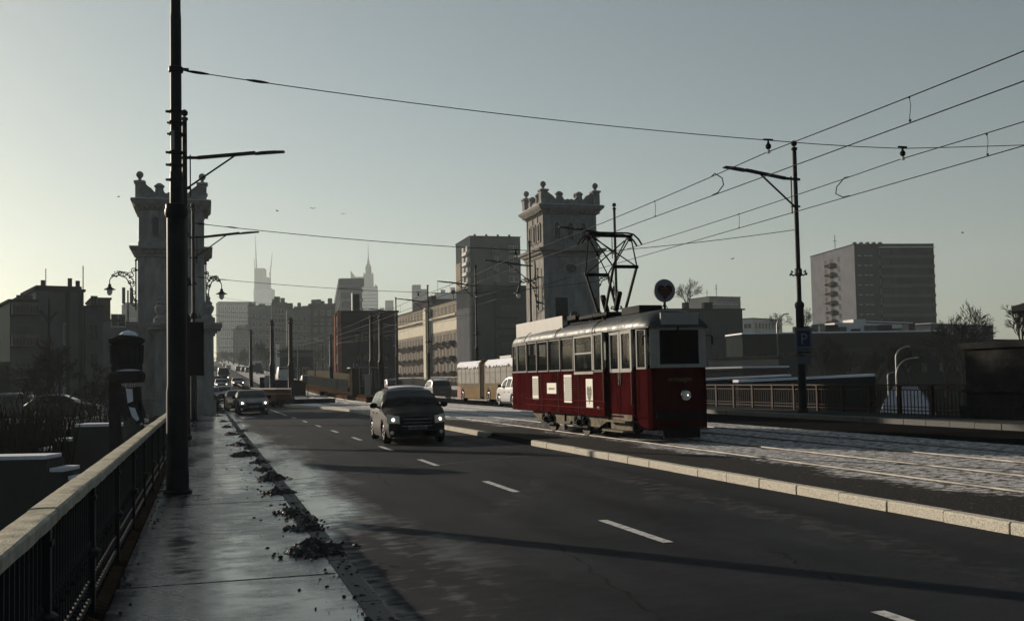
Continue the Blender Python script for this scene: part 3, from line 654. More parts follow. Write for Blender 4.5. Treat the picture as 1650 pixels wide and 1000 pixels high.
# bench-like iron frame beside the tower
t = thing('guard_rail', 'small black iron guard rail at the kerb beside the left tower', 'guard rail', (.75, 66.5, .15))
b = MB(); b.tube([(0, 0, 0), (0, 0, 1.0), (.12, 0, 1.08), (.36, 0, 1.08), (.42, 0, .9), (.42, 0, 0)], .04, 6); b.tube([(0, 0, .55), (.42, 0, .55)], .03, 6); b.tube([(0, 0, .25), (.42, 0, .25)], .03, 6); b.build('frame', 'iron', t)

# ------------------------------------------------------------------ old stone pillar behind the railing
t = thing('stone_pillar', 'dark stone pillar with a drum shaped top and patches of snow behind the left railing', 'pillar', (-2.05, 30.0, -9.15)); t.scale = (.76, .76, 1)
z0 = 9
b = MB(); b.lathe([(.30, 0), (.30, z0+.6), (.29, z0+.62), (.29, z0+1.15), (.31, z0+1.17)], (.18, -.2, 0), 20); b.build('column', 'stone_mid', t)
b = MB(); b.box(-.6, -.22, -.1, .5, 0, z0+2.2); b.build('pier', 'stone_dark', t)
b = MB(); b.prism([(-.3, z0+1.95), (-.3, z0+1.45), (-.05, z0+1.1), (.25, z0+.95), (.5, z0+1.0), (.62, z0+1.2), (.5, z0+1.6), (.48, z0+2.0)], -.45, .35, 'y'); b.build('scroll_bracket', 'stone_dark', t)
b = MB(); b.lathe([(.55, 2.1), (.62, 2.16), (.64, 2.28), (.62, 2.36), (.5, 2.42)], (0, 0, z0), 24); b.build('ring_slab', 'stone_dark', t)
b = MB(); b.lathe([(.5, 2.4), (.54, 2.5), (.52, 2.62), (.5, 2.7), (.52, 3.15), (.56, 3.2)], (0, 0, z0), 24)
for i in range(14): a = i*math.pi/7; b.tube([(.52*math.cos(a), .52*math.sin(a), z0+2.62), (.54*math.cos(a), .54*math.sin(a), z0+3.14)], .05, 6)
b.build('drum', 'stone_dark', t)
b = MB(); b.lathe([(.56, 3.18), (.62, 3.22), (.62, 3.3), (.4, 3.36), (.3, 3.42)], (0, 0, z0), 24); b.build('cap', 'stone_dark', t)
b = MB(); b.lathe([(.32, 3.35), (.34, 3.41), (.22, 3.5), (.12, 3.52), (.02, 3.54)], (.05, 0, z0), 14); b.lathe([(.3, 2.42), (.44, 2.43), (.3, 2.48)], (.05, -.2, z0), 14)
b.prism([(.0, z0+1.95), (.22, z0+1.93), (.24, z0+1.6), (.06, z0+1.55)], -.50, -.46, 'y'); b.prism([(.1, z0+1.45), (.3, z0+1.42), (.45, z0+1.1), (.36, z0+1.06), (.2, z0+1.2)], -.5, -.46, 'y'); b.build('snow_patch', 'snow', t)
t = thing('stone_ball', 'dark stone ball on a low wall just left of the foreground pole', 'stone ball', (-3.0, 45, -.2))
b = MB(); b.lathe([(.5, -2), (.5, .5), (.6, .55), (.6, .7), (.25, .75), (.2, .95)], n=14); b.ball((0, 0, 1.4), .46, 16, 10); b.build('ball', 'stone_dark', t)
b = MB(); b.box(-.6, 2.6, -.3, .3, -2, .3); b.build('wall', 'stone_dark', t)
b = MB(); b.box(.8, 1.7, -.25, .25, .3, .36); b.build('snow_cover', 'snow', t)

# ------------------------------------------------------------------ stepped retaining walls, lower left
t = thing('retaining_wall', 'grey green stepped retaining wall with snow on each step, lower left', 'wall', (0, 0, 0))
def wall_step(segs, Dp, mname, thick=.9):
    prev = None
    for (xa, xb, yt) in segs:
        p = atD(xa, yt, Dp); q = atD(xb, yt, Dp); fx = (q-p); b = MB()
        n_ = Vector((-fx.y, fx.x, 0)).normalized()*thick
        zt = (p.z+q.z)/2
        vs = [(p.x, p.y, zt), (q.x, q.y, zt), (q.x+n_.x, q.y+n_.y, zt), (p.x+n_.x, p.y+n_.y, zt)]
        vs += [(x, y, -9.6) for x, y, z in vs]
        b.add(vs, [(0, 1, 2, 3), (0, 4, 5, 1), (1, 5, 6, 2), (2, 6, 7, 3), (3, 7, 4, 0)]); b.build('wall', mname, t, smooth=False)
        b = MB(); e = .03
        vs = [(x, y, zt+dz) for dz in (.004, .09) for x, y in ((p.x+.05, p.y-.0), (q.x-.05, q.y-.0), (q.x-.05+n_.x, q.y+n_.y), (p.x+.05+n_.x, p.y+n_.y))]
        b.add(vs, [(0, 1, 5, 4), (1, 2, 6, 5), (2, 3, 7, 6), (3, 0, 4, 7), (4, 5, 6, 7)]); b.build('snow_cover', 'snow', t, smooth=False)
wall_step([(-60, 76, 741), (76, 106, 760), (106, 131, 773), (131, 190, 792)], 24, 'concrete_dk')
wall_step([(58, 84, 726), (84, 118, 711), (118, 215, 687)], 31, 'concrete_dk')

# ------------------------------------------------------------------ buildings
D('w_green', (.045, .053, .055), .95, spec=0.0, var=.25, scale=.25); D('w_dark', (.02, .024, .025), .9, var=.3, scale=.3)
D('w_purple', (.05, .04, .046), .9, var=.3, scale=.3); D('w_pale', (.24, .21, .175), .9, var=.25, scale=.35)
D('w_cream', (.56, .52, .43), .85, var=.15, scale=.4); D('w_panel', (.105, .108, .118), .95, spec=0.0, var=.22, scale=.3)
D('w_grey', (.085, .09, .095), .9, var=.25, scale=.2); D('w_brick', (.30, .13, .09), .9, var=.35, scale=2)
D('w_far', (.035, .045, .045), .8, var=.2, scale=.05); D('w_white', (.55, .55, .53), .85, var=.15, scale=.1)
D('w_brown', (.035, .028, .024), .9, var=.4, scale=.5); D('roof_dk', (.05, .05, .052), .9, var=.3, scale=.5)
D('win_far', (.09, .10, .11), .25, var=.5, scale=.1); D('w_balc', (.12, .10, .09), .9, var=.5, scale=.8)

class Bld:
    """a box building; local x runs along the front face, local y away from us"""
    def __init__(s, name, label, xl, xc, xr, Dp, ytop, zb, rot, wall, depth=None, cat='building', parapet=.6, roof='roof_dk', snow=False, wall2=None, xl_none=False):
        C = atD(xc, ytop, Dp); s.H = C.z-zb; s.t = thing(name, label, cat, (C.x, C.y, zb), rot)
        u = Vector((math.cos(rot), math.sin(rot))); v = Vector((-math.sin(rot), math.cos(rot)))
        def hit(px, d):
            r_ = ray(px, ytop); a = Vector((r_.x, r_.y))
            # C + d*L on ray a*k
            det = d.x*(-a.y)+a.x*d.y
            return (C.x*a.y-C.y*a.x)/det if abs(det) > 1e-9 else 10
        s.L = abs(hit(xr, u)); s.W = abs(hit(xl, v)) if xl < xc and depth is None else (depth or 15)
        b = MB(); b.box(0, s.L, 0, s.W, 0, s.H); s.wall = b.build('wall', wall, s.t, smooth=False)
        b = MB(); p = parapet
        b.box(-.15, s.L+.15, -.15, s.W+.15, s.H+.002, s.H+p*.4); 
        s.roof = b.build('roof', roof, s.t, smooth=False)
        if snow:
            b = MB(); b.box(-.1, s.L+.1, -.1, s.W+.1, s.H+p*.4+.003, s.H+p*.4+.2); b.build('snow_cover', 'snow', s.t, smooth=False)
        s.n = 0; s.extra = {}
    def wins(s, face, us, zs, w, h, frame='frame_w', pane='win', fr=.08, sub=True, depth=.05, name='window'):
        f = MB(); g = MB(); f.m = 0
        def quad(B, x0, x1, z0, z1, y0, y1): B.box(x0, x1, y0, y1, z0, z1)
        quad(f, -w/2-fr, -w/2, -fr, h+fr, -depth, .0); quad(f, w/2, w/2+fr, -fr, h+fr, -depth, 0)
        quad(f, -w/2, w/2, h, h+fr, -depth, 0); quad(f, -w/2-fr, w/2+fr, -fr*1.8, -fr*.02, -depth*2.2, 0)
        if sub: quad(f, -.03, .03, 0, h, -depth*.9, 0)
        quad(g, -w/2, w/2, 0, h, -.025, .0)
        fm = f.mesh(name, frame, False); gm = g.mesh('pane', pane, False)
        for z in zs:
            for u in us:
                m_ = Matrix.Translation((u, -.002, z)) if face == 'f' else (Matrix.Translation((-.002, u, z)) @ Matrix.Rotation(-math.pi/2, 4, 'Z'))
                if s.n < 98:
                    o = link(name, fm, s.t); o.matrix_local = m_; p = link('pane', gm, o)
                else:
                    for key, B in ((frame, f), (pane, g)):
                        q = s.extra.setdefault(key, MB()); q.add([m_ @ Vector(v) for v in B.v], B.f)
                s.n += 1
    def slabs(s, face, u0, u1, zs, h, out, mname, name='balcony'):
        for z in zs:
            b = MB()
            if face == 'f': b.box(u0, u1, -out, -.004, z, z+h)
            else: b.box(-out, -.004, u0, u1, z, z+h)
            b.build(name, mname, s.t, smooth=False)
    def balcony(s, face, u, z, w=2.2, out=1.0, h=.95, mname='w_balc'):
        b = MB(); b.box(-w/2, w/2, -out, -.004, -.12, 0); b.box(-w/2, w/2, -out, -out+.05, h*.92, h); 
        for k in range(9): x = -w/2+w*k/8; b.box(x-.035, x+.035, -out, -out+.04, 0, h*.92)
        b.box(-w/2, -w/2+.04, -out, 0, 0, h); b.box(w/2-.04, w/2, -out, 0, 0, h); b.box(-w/2+.15, w/2-.15, -out-.12, -out-.01, h-.35, h-.05)
        m_ = Matrix.Translation((u, 0, z)) if face == 'f' else (Matrix.Translation((0, u, z)) @ Matrix.Rotation(-math.pi/2, 4, 'Z'))
        key = '_b%s%.1f' % (mname, w)
        if key not in s.extra_m: s.extra_m[key] = b.mesh('balcony', mname, False)
        o = link('balcony', s.extra_m[key], s.t); o.matrix_local = m_
    extra_m = {}
    def done(s):
        for k, q in s.extra.items(): o = q.build('window_field', k, s.t, smooth=False); o['kind'] = 'stuff'
        return s
def lin(a, b, n): return [a+(b-a)*(i+.5)/n for i in range(n)]
def steps(a, d, n): return [a+d*i for i in range(n)]
def topbox(B, x0, x1, y0, y1, h, mname='roof_dk', name='roof_box'):
    b = MB(); b.box(x0, x1, y0, y1, B.H+.26, B.H+h); return b.build(name, mname, B.t, smooth=False)
def antenna(B, x, y, h, r=.08, cross=0):
    b = MB(); b.tube([(x, y, B.H), (x, y, B.H+h)], r, 5)
    for k in range(cross): z = B.H+h*(.6+.13*k); b.tube([(x-.7+.12*k, y, z), (x+.7-.12*k, y, z)], r*.6, 4)
    b.build('antenna', 'black', B.t)

D('w_left', (.07, .082, .08), .95, var=.2, scale=.3)
D('w_parapet', (.07, .06, .042), .95, var=.3, scale=2)
D('snow_blue', (.22, .27, .36), .9, var=.3, scale=1.5)
# --- left bank
B = Bld('apartment_block', 'large plain grey green apartment block with phone antennas behind the bare trees on the left', 15, 58, 135, 95, 468, -2, R(17), 'w_left', depth=14)
B.wins('f', [B.L*.62], steps(2, 3.0, 3), .25, 1.8)
topbox(B, B.L*.02, B.L*.98, .5, 10, .55); antenna(B, 1, 1, 2.2, .04); antenna(B, 4.3, 1, 2.6, .05)
for x in (.6, B.L-1.2, B.L-.5):
    b = MB(); b.box(x, x+.35, 1, 1.3, B.H+.4, B.H+.5+random.Random(int(x*7)).uniform(.5, .9)); b.build('phone_antenna', 'w_dark', B.t)
b = MB(); b.box(B.L*.62, B.L*.62+.3, -.2, -.004, 0, B.H); b.build('drain_pipe', 'w_dark', B.t); b = MB(); b.box(B.L-.4, B.L-.1, -.2, -.004, 0, B.H); b.build('drain_pipe', 'w_dark', B.t); B.done()
B = Bld('apartment_block', 'lower wing with balconies at the left edge of the grey green apartment block', 10, 16, 60, 93, 486, -2, R(17), 'w_left', depth=9)
for z in steps(2, 2.9, 4): B.balcony('f', 1.2, z, 2.2, 1.0)
B.wins('f', [1.2], steps(2, 2.9, 4), 1.2, 1.6, frame='w_green', pane='winlit'); B.done()
B = Bld('apartment_block', 'narrow grey block step behind the right edge of the grey green block', 134, 137, 166, 102, 496, -2, R(17), 'w_grey', depth=10)
B.wins('f', [B.L*.5], steps(3, 2.9, 4), .5, 1.2, frame='w_green'); B.done()
B = Bld('roof_building', 'building with a dark box roof peering over the narrow grey block', 130, 148, 178, 130, 482, 8, R(10), 'w_brown', depth=9); B.done()
B = Bld('apartment_house', 'grey balconied house between the dark box roof and the old stone pillar', 160, 166, 194, 125, 517, -2, R(20), 'w_panel', depth=12)
for z in steps(2.5, 2.9, 3): B.balcony('f', 1.8, z, 2.8, .8)
B.wins('f', [1.8], steps(2.6, 2.9, 4), 1.6, 1.4); B.done()
B = Bld('apartment_house', 'pale low house just left of the left stone tower', 180, 190, 222, 150, 521, -2, R(15), 'w_grey', depth=12)
B.wins('f', lin(1, B.L-1, 3), steps(3, 3, 3), 1.2, 1.4)
b = MB(); b.tube([(1.6, 1, B.H), (1.6, 1, B.H+5)], .12, 6)
for z in (3, 4.2): b.tube([(1.0, 1, B.H+z), (1.0, 1, B.H+z+1.2)], .25, 6); b.tube([(2.1, 1, B.H+z), (2.1, 1, B.H+z+1.2)], .25, 6)
b.build('phone_antenna', 'w_grey', B.t); B.done()
B = Bld('tower_block', 'hazy pale tower block seen left of the left stone tower', 200, 203, 224, 520, 488, -2, R(10), 'w_far', depth=20)
B.wins('f', lin(1, B.L-1, 5), steps(10, 3, 10), 1, 1.4, pane='win_far', sub=False); B.done()
B = Bld('apartment_house', 'low pale house at the far left edge', -60, -40, 22, 140, 523, -2, R(12), 'w_grey', depth=14, snow=True)
B.wins('f', lin(1, B.L-1, 4), steps(2, 3, 3), .9, 1.5); B.done()
B = Bld('apartment_house', 'dark building mass below the balconies at the left edge', -60, -50, 14, 80, 588, -9, R(12), 'w_dark', depth=20); B.done()

# --- skyline
B = Bld('office_slab', 'wide hazy office slab with grid facade left of the skyscraper', 349, 352, 412, 900, 486, 0, R(4), 'w_far', depth=25)
B.wins('f', lin(1, B.L-1, 9), steps(B.H-8, -7.6, 8), 1.7, 4.6, frame='w_white', pane='win_far', fr=.3, sub=False); B.done()
def skyscraper():
    p = atD(423, 620, 2100); t = thing('skyscraper', 'hazy stepped skyscraper with a tall mast and a crane, on the skyline', 'skyscraper', (p.x, p.y, 0), R(-14))
    def seg(x0, x1, yt, nm='wall', dy=0):
        h = (horiz(423)-yt)*2100/1650; b = MB(); b.box((x0-423)*1.2727, (x1-423)*1.2727, dy, 34, 0, h); return b.build(nm, 'w_far', t, smooth=False)
    seg(410, 439, 463); seg(410.5, 433, 444, dy=3); seg(411, 425.5, 429, dy=6)
    S = 1.2727
    b = MB(); z = (617.5-429)*S
    for k in range(60): b.box((410.6+k*.47-423)*S-.12, (410.6+k*.47-423)*S+.12, -.5, -.02, 0, (617.5-463.5)*S)
    b.build('mullion_row', 'w_white', t, smooth=False)['kind'] = 'stuff'
    b = MB(); b.tube([((411.5-423)*S, 20, z-2), ((411-423)*S, 20, z+32), ((410-423)*S, 20, z+73)], [1.6, 1.0, .3], 5); b.build('mast', 'w_far', t)
    b = MB(); b.tube([((408.5-423)*S, 20, z-30), ((408.5-423)*S, 20, z+22)], .7, 4); b.tube([((434-423)*S, 20, (617-444)*S), ((434-423)*S, 20, (617-434)*S), ((437.5-423)*S, 20, (617-402)*S)], [1.2, 1.2, .4], 4)
    b.cbox(((433.5-423)*S, 20, (617-437)*S), (3, 3, 5)); b.build('crane', 'w_far', t)
skyscraper()
def palace():
    Dp = 1800; S = Dp/1650; p = atD(596, 614, Dp); t = thing('spired_skyscraper', 'hazy tiered skyscraper with a needle spire on the skyline', 'skyscraper', (p.x, p.y, 0), R(-13.5))
    h = lambda y: (615-y)*S
    b = MB(); b.lathe([(14*S, 0), (14*S, h(463)), (13*S, h(461))], sq=True); b.build('lower_tier', 'w_far', t, smooth=False)
    b = MB()
    for sx in (-1, 1):
        for sy in (-1, 1): b.lathe([(1.2*S, h(464)), (1.2*S, h(459)), (.2, h(457))], (sx*12.5*S, sy*12.5*S, 0), 6)
    b.build('turret', 'w_far', t)
    b = MB(); b.lathe([(7.6*S, h(463)), (7.6*S, h(442)), (7*S, h(441))], sq=True)
    for sx in (-1, 1):
        for sy in (-1, 1): b.lathe([(.8*S, h(442)), (.6*S, h(438)), (.1, h(437))], (sx*6.8*S, sy*6.8*S, 0), 6)
    b.build('middle_tier', 'w_far', t, smooth=False)
    b = MB(); b.lathe([(4.6*S, h(441)), (4.4*S, h(429))], sq=True); b.lathe([(4.9*S, h(430)), (4.6*S, h(427)), (2.4*S, h(423)), (1.5*S, h(419)), (1.5*S, h(416)), (.8*S, h(414)), (.55*S, h(404)), (.15*S, h(390))], n=12); b.build('spire', 'w_far', t)
    b = MB()
    for z in range(26): b.box(-14*S-.1, 14*S+.1, -14*S-.35, -14*S-.02, 6+z*6, 7.2+z*6)
    for z in range(18): b.box(-14*S+z*1.7*S-.3, -14*S+z*1.7*S+.3, -14*S-.6, -14*S-.36, 0, h(464))
    b.build('facade_rib_row', 'w_white', t, smooth=False)['kind'] = 'stuff'
palace()
B = Bld('office_tower', 'grey office tower with horizontal bands above the brick block', 534, 549, 583, 560, 449, 0, R(-6), 'w_dark')
z0 = B.H
for i in range(11):
    b = MB(); b.box(-.6, B.L+.6, -.6, -.004, B.H-7.5-5.0*i, B.H-5.9-5.0*i); b.box(-.6, -.004, 0, B.W+.6, B.H-7.5-5*i, B.H-5.9-5*i); b.build('balcony', 'w_panel', B.t, smooth=False)
b = MB(); b.box(-1.2, B.L+1.2, -1.2, -.004, B.H-4.4, B.H-.05); b.box(-1.2, -.004, 0, B.W+1, B.H-4.4, B.H-.05); b.build('top_band', 'w_grey', B.t, smooth=False); B.done()
B = Bld('tower_block', 'faint wedge topped tower behind the banded office tower', 563, 565, 590, 1900, 446, 0, R(-10), 'w_far', depth=30)
b = MB(); b.prism([(0, B.H), (0, B.H+12), (9, B.H)], 0, 20, 'y'); b.build('wedge', 'w_far', B.t); B.done()
for (x0, x1, yt, Dp, lab) in ((478, 495, 506, 1300, 'hazy round shouldered tower right of the ornate poles'), (503, 519, 505, 1500, 'hazy tower with a crane left of the banded office tower'), (612, 619, 496, 1700, 'faint little tower right of the spired skyscraper'),
                              (621, 634, 484, 1600, 'faint tower above the right end of the brick block'), (665, 678, 459, 1200, 'hazy twin step tower, its taller half, above the pale apartment block'), (676, 689, 466, 1220, 'hazy twin step tower, its lower half, above the pale apartment block')):
    B = Bld('tower_block', lab, x0-1, x0, x1, Dp, yt, 0, R(-8), 'w_far', depth=22)
    B.wins('f', lin(1, B.L-1, 3), steps(B.H-8, -6, 6), 1.8, 2.6, frame='w_white', pane='win_far', sub=False)
    if x0 == 478: topbox(B, B.L*.3, B.L*.7, 4, 16, 3.5, 'w_far')
    if x0 == 503: antenna(B, B.L*.5, 5, 16, .4)
    B.done()
B = Bld('tower_block', 'pale hazy roofs behind the pale apartment block', 697, 700, 736, 700, 472, 0, R(-4), 'w_white', depth=20); topbox(B, B.L*.3, B.L*.5, 2, 10, 2.5, 'w_white'); topbox(B, B.L*.75, B.L*.95, 2, 10, 4, 'w_white'); antenna(B, 3, 4, 9, .15); B.done()
# hazy street fronts left of the brick block
for (x0, x1, yt, Dp, lab, mm) in ((399, 440, 493, 420, 'hazy town house with a stepped roof behind the leftmost ornate poles', 'w_panel'), (438, 462, 488, 380, 'town house behind the right ornate pole', 'w_grey'), (462, 500, 498, 360, 'dark town house right of the ornate poles', 'w_grey'),
                                  (498, 540, 490, 400, 'dark town house touching the brick block on its left', 'w_dark'), (375, 402, 530, 520, 'hazy row of houses at the end of the street', 'w_grey')):
    B = Bld('town_house', lab, x0-8, x0, x1, Dp, yt, zr(Dp)-2, R(-3), mm, depth=16)
    B.wins('f', lin(1, B.L-1, max(3, int(B.L/3.2))), [z for z in steps(1.5, 3.4, 12) if z < B.H-2.5], 1.1, 1.8, pane='winlit' if x0 != 498 else 'win', sub=False)
    rg = random.Random(x0)
    for k in range(4): a = rg.uniform(0, B.L*.8); topbox(B, a, a+rg.uniform(1, 3), 2, 6, rg.uniform(1.0, 2.8), 'w_grey' if k % 2 else 'roof_dk', 'chimney')
    B.done()
B = Bld('stone_pavilion', 'low dark stone pavilion behind the right ornate pole', 441, 448, 505, 190, 566, zr(190)-1.5, R(-3), 'w_dark', depth=10)
for z, e in ((B.H-.6, .25), (B.H-1.0, .15)): B.slabs('f', -e, B.L+e, [z], .3, e+.1, 'w_grey', 'cornice')
B.wins('f', [B.L*.25, B.L*.5, B.L*.78], [1.6], 1.1, 2.2)
b = MB(); b.box(-.4, .3, -.1, .5, 0, B.H+1.4); b.build('corner_pillar', 'w_white', B.t); B.done()
# brick block
B = Bld('brick_block', 'broad dark purple brown block with a sunlit red brick edge', 538, 546, 641, 150, 503, 0, R(-3.5), 'w_purple')
B.wins('f', lin(2, B.L-1, 5), steps(2, 2.9, 3), .7, 1.0, frame='w_dark', pane='win')
B.wins('s', lin(1, B.W-1, 4), steps(2, 2.8, 4), .7, 1.2, frame='w_cream')
b = MB(); b.box(-.25, .3, -.25, .2, 0, B.H+.3); b.build('brick_edge', 'w_brick', B.t, smooth=False)
b = MB(); b.box(-.25, .0, B.W*.5, B.W*.62, 0, B.H); b.build('brick_edge', 'w_brick', B.t, smooth=False)
topbox(B, B.L*.24, B.L*.36, 1, 6, 2.8, 'w_purple'); topbox(B, B.L*.235, B.L*.25, .8, 3, 3.0, 'w_white', 'chimney'); B.done()
# pale apartment block, running along the street
def pale_block():
    # long sunlit side is the s face
    C = atD(768, 480, 205); rot = R(2.5)
    B = Bld('apartment_block', 'long sunlit apartment block with a cream band and rows of flowered balconies', 640, 738, 768, 222, 482, 0, rot, 'w_pale')
    W, H = B.W, B.H
    # cream band and cornice under the attic
    b = MB(); b.box(-.06, -.003, 0, W, H-6.4, H-3.3); b.build('cream_band', 'w_cream', B.t, smooth=False)
    b = MB(); b.box(-.9, -.003, -.5, W, H-3.3, H-2.95); b.box(-.5, -.003, -.4, W, H-3.55, H-3.3); b.build('cornice', 'w_cream', B.t, smooth=False)
    B.wins('s', lin(2, W-2, 17), [H-2.3], 1.2, 1.5, frame='w_pale', pane='win_dk')
    for r_ in range(5):
        B.wins('s', lin(1.5, W-1.5, 19), [H-9.4-3.35*r_], 1.45, 2.3, frame='w_pale', pane='win_dk')
    for r_ in range(3):
        for i, u in enumerate(lin(2, W-2, 10)):
            if i in (4,): continue
            B.balcony('s', u, H-9.6-3.35*(r_)-.1, 3.2, 1.2)
    b = MB(); b.box(-1.3, -.004, W*.40, W*.44, 0, H-.2); b.build('stair_tower', 'w_cream', B.t, smooth=False)
    b = MB(); b.box(0, 6, W*.44, W*.7, H+.26, H+2.2); b.build('attic', 'w_purple', B.t, smooth=False)
    b = MB(); b.box(-.2, .8, W*.36, W*.42, H+.26, H+2.6); b.build('chimney', 'w_dark', B.t, smooth=False)
    b = MB(); b.tube([(1, W*.12, H), (1, W*.12, H+2.4)], .08, 5); b.ball((1, W*.12, H+2.2), .5, 8, 5); b.build('antenna', 'black', B.t)
    B.done()
pale_block()
def corner_block():
    B = Bld('corner_block', 'dark apartment block with a rounded street corner right of the sunlit block', 735, 770, 870, 196, 461, 0, R(2.5), 'w_green', snow=False)
    W, H, L = B.W, B.H, B.L
    b = MB(); b.lathe([(2.6, 0), (2.6, H)], (1.2, 1.2, 0), 24); b.build('round_corner', 'w_green', B.t)
    b = MB(); b.box(-.05, -.003, 3.4, W+.05, 0, H-3.6); b.build('painted_sun_side', 'w_brick' if 0 else 'w_panel', B.t, smooth=False)  # lighter sheet puts the sunlight into this side's colour
    B.wins('f', lin(4.5, L-1, 4), steps(H-5.6, -3.55, 5), 1.5, 2.0, frame='w_green', pane='winlit', fr=.12)
    B.wins('s', [W*.35, W*.6, W*.85], steps(H-5.6, -3.55, 5), 1.3, 2.0, frame='w_panel', pane='win_dk')
    for z in steps(H-6.0, -3.55, 5): B.slabs('f', 3.6, 7.6, [z-.2], .25, 1.0, 'w_dark')
    b = MB(); b.box(3.5, L, -.35, -.003, H-8.3, H-8.0); b.build('string_course', 'w_dark', B.t, smooth=False)
    b = MB(); b.tube([(3.2, -.3, 0), (3.2, -.3, H+.2)], .12, 6); b.build('drain_pipe', 'black', B.t); B.done()
corner_block()
B = Bld('high_rise', 'grey high rise with a narrow sunlit edge behind the rounded corner block', 734, 757, 838, 290, 381, 0, R(-1), 'w_green')
B.wins('f', [B.L*.5, B.L*.56], steps(B.H-4, -2.9, 9), .7, 1.3, pane='win', fr=.03); B.wins('f', [B.L*.82, B.L*.9], steps(B.H-4, -2.9, 9), 1.3, 1.5, pane='winlit', fr=.1)
B.wins('s', [B.W*.25, B.W*.5], steps(B.H-4, -2.9, 10), 1.6, 1.6, pane='winlit', fr=.15)
for z in steps(B.H-5, -2.9, 10): B.slabs('s', B.W*.08, B.W*.36, [z], .9, .9, 'w_white'); 
b = MB(); b.box(-.1, -.003, B.W*.66, B.W, 0, B.H-6); b.build('pale_panel', 'w_pale', B.t)
for z in steps(B.H-5, -2.9, 10): B.slabs('f', B.L*.44, B.L*.48, [z], 1.0, .8, 'w_dark')
for k in range(4): x = B.L*(.1+.23*k); b = MB(); b.box(x, x+.5, 1, 1.6, B.H, B.H+.9); b.build('chimney', 'w_dark', B.t)
B.done()

# --- right bank
B = Bld('tenement', 'dark green tenement with pale curtained windows right behind the tram front', 1060, 1068, 1196, 180, 499, -6, R(0), 'w_green', depth=14, snow=False)
B.wins('f', lin(2, B.L-1, 4), steps(B.H-5, -3.1, 5), 1.1, 1.7, frame='w_dark', pane='winlit')
for k, x in enumerate((.3, .55, .6)): topbox(B, B.L*x, B.L*x+.9, 1, 2, 1.4, 'roof_dk', 'chimney')
b = MB(); b.box(-.3, B.L+.4, -.4, 0, B.H-.05, B.H+.2); b.build('eaves', 'roof_dk', B.t, smooth=False); B.done()
B = Bld('tower_block', 'pale tower block with a rooftop antenna behind the dark tenement', 1140, 1143, 1193, 420, 478, -6, R(8), 'w_grey', depth=15)
B.wins('f', lin(1, B.L-1, 8), steps(B.H-3, -2.8, 5), 1.1, 1.0, frame='w_white', pane='win', sub=False); antenna(B, B.L*.32, 2, 5.5, .12, 3); antenna(B, B.L*.02, 2, 3, .12, 1); B.done()
B = Bld('apartment_house', 'small white fronted house in the gap left of the parking sign', 1196, 1213, 1260, 330, 513, -6, R(30), 'w_white', depth=None)
B.wins('f', lin(1, B.L-1, 8), steps(B.H-3, -3, 4), .8, 1.6, frame='w_dark', pane='win', sub=False); B.wins('s', lin(1, B.W-1, 4), steps(B.H-3, -3, 4), 1.2, 1.4, frame='w_white', sub=False); B.done()
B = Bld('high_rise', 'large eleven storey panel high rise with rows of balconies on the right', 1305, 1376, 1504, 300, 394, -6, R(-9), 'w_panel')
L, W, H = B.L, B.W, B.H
b = MB(); b.box(0, L, -.06, -.003, 0, H); b.build('painted_shade_front', 'w_green', B.t, smooth=False)  # darker sheet puts the shade into the front's colour
for i in range(11):
    z = H-3.9-2.87*i
    b = MB(); b.box(L*.31, L-.4, -1.1, -.07, z-.25, z+.65); b.build('balcony', 'w_grey', B.t, smooth=False)
    b = MB()
    for k in range(26): u = L*.32+(L*.67-.6)*k/25; b.box(u-.05, u+.05, -1.06, -.07, z+.65, z+2.6)
    b.build('balcony_divider', 'w_grey', B.t, smooth=False)
B.wins('f', lin(L*.32, L-.6, 24), steps(H-3.1, -2.87, 11), .9, 1.5, frame='frame_w', pane='winlit', fr=.12, depth=.12)
B.wins('f', [L*.06, L*.14, L*.2], steps(H-3.2, -2.87, 10), .9, 1.3, frame='w_white', pane='winlit', fr=.08)
B.wins('s', [W*.34], steps(H-3.9, -2.87, 11), 1.3, 1.5, frame='w_panel', pane='win_dk'); B.wins('s', [W*.64], steps(H-3.9, -2.87, 11), 1.3, 1.5, frame='w_panel', pane='win_dk')
B.wins('s', [W*.5], steps(H-4.6, -2.87, 11), 2.2, 2.2, frame='w_panel', pane='win_dk')
for z in steps(H-4.9, -2.87, 11): B.balcony('s', W*.5, z, 4.2, 1.5, 1.0)
b = MB(); b.box(L*.3, L-.2, -1.0, -.07, H-1.0, H-.7); b.build('roof_edge', 'w_white', B.t)
for k in range(5): topbox(B, L*(.02+.08*k), L*(.02+.08*k)+.8, 1, 2, .9, 'w_grey', 'chimney')
antenna(B, -.1+L*.0, W*.4, 4.5, .1, 1); B.done()
B = Bld('long_low_block', 'long dark low block with a snow covered flat roof along the right', 1194, 1196, 1520, 150, 541, -8, R(-9), 'w_dark', depth=7, snow=True)
B.wins('f', lin(2, B.L-2, 13), steps(B.H-4.2, -3.2, 3), 1.9, 1.5, frame='w_green', pane='win', fr=.12)
for k in range(9):
    rg = random.Random(k); x = B.L*(.3+.07*k); topbox(B, x, x+rg.uniform(.8, 2), 2, 4, rg.uniform(.8, 1.6), 'w_grey' if k % 2 else 'roof_dk', 'vent_box')
b = MB(); x = B.L*.5; b.box(x, x+5, 3, 6.5, B.H+.2, B.H+1.9); b.box(x+3, x+5, 3, 6.5, B.H+1.9, B.H+2.4); b.build('penthouse', 'w_white', B.t, smooth=False)
B.done()
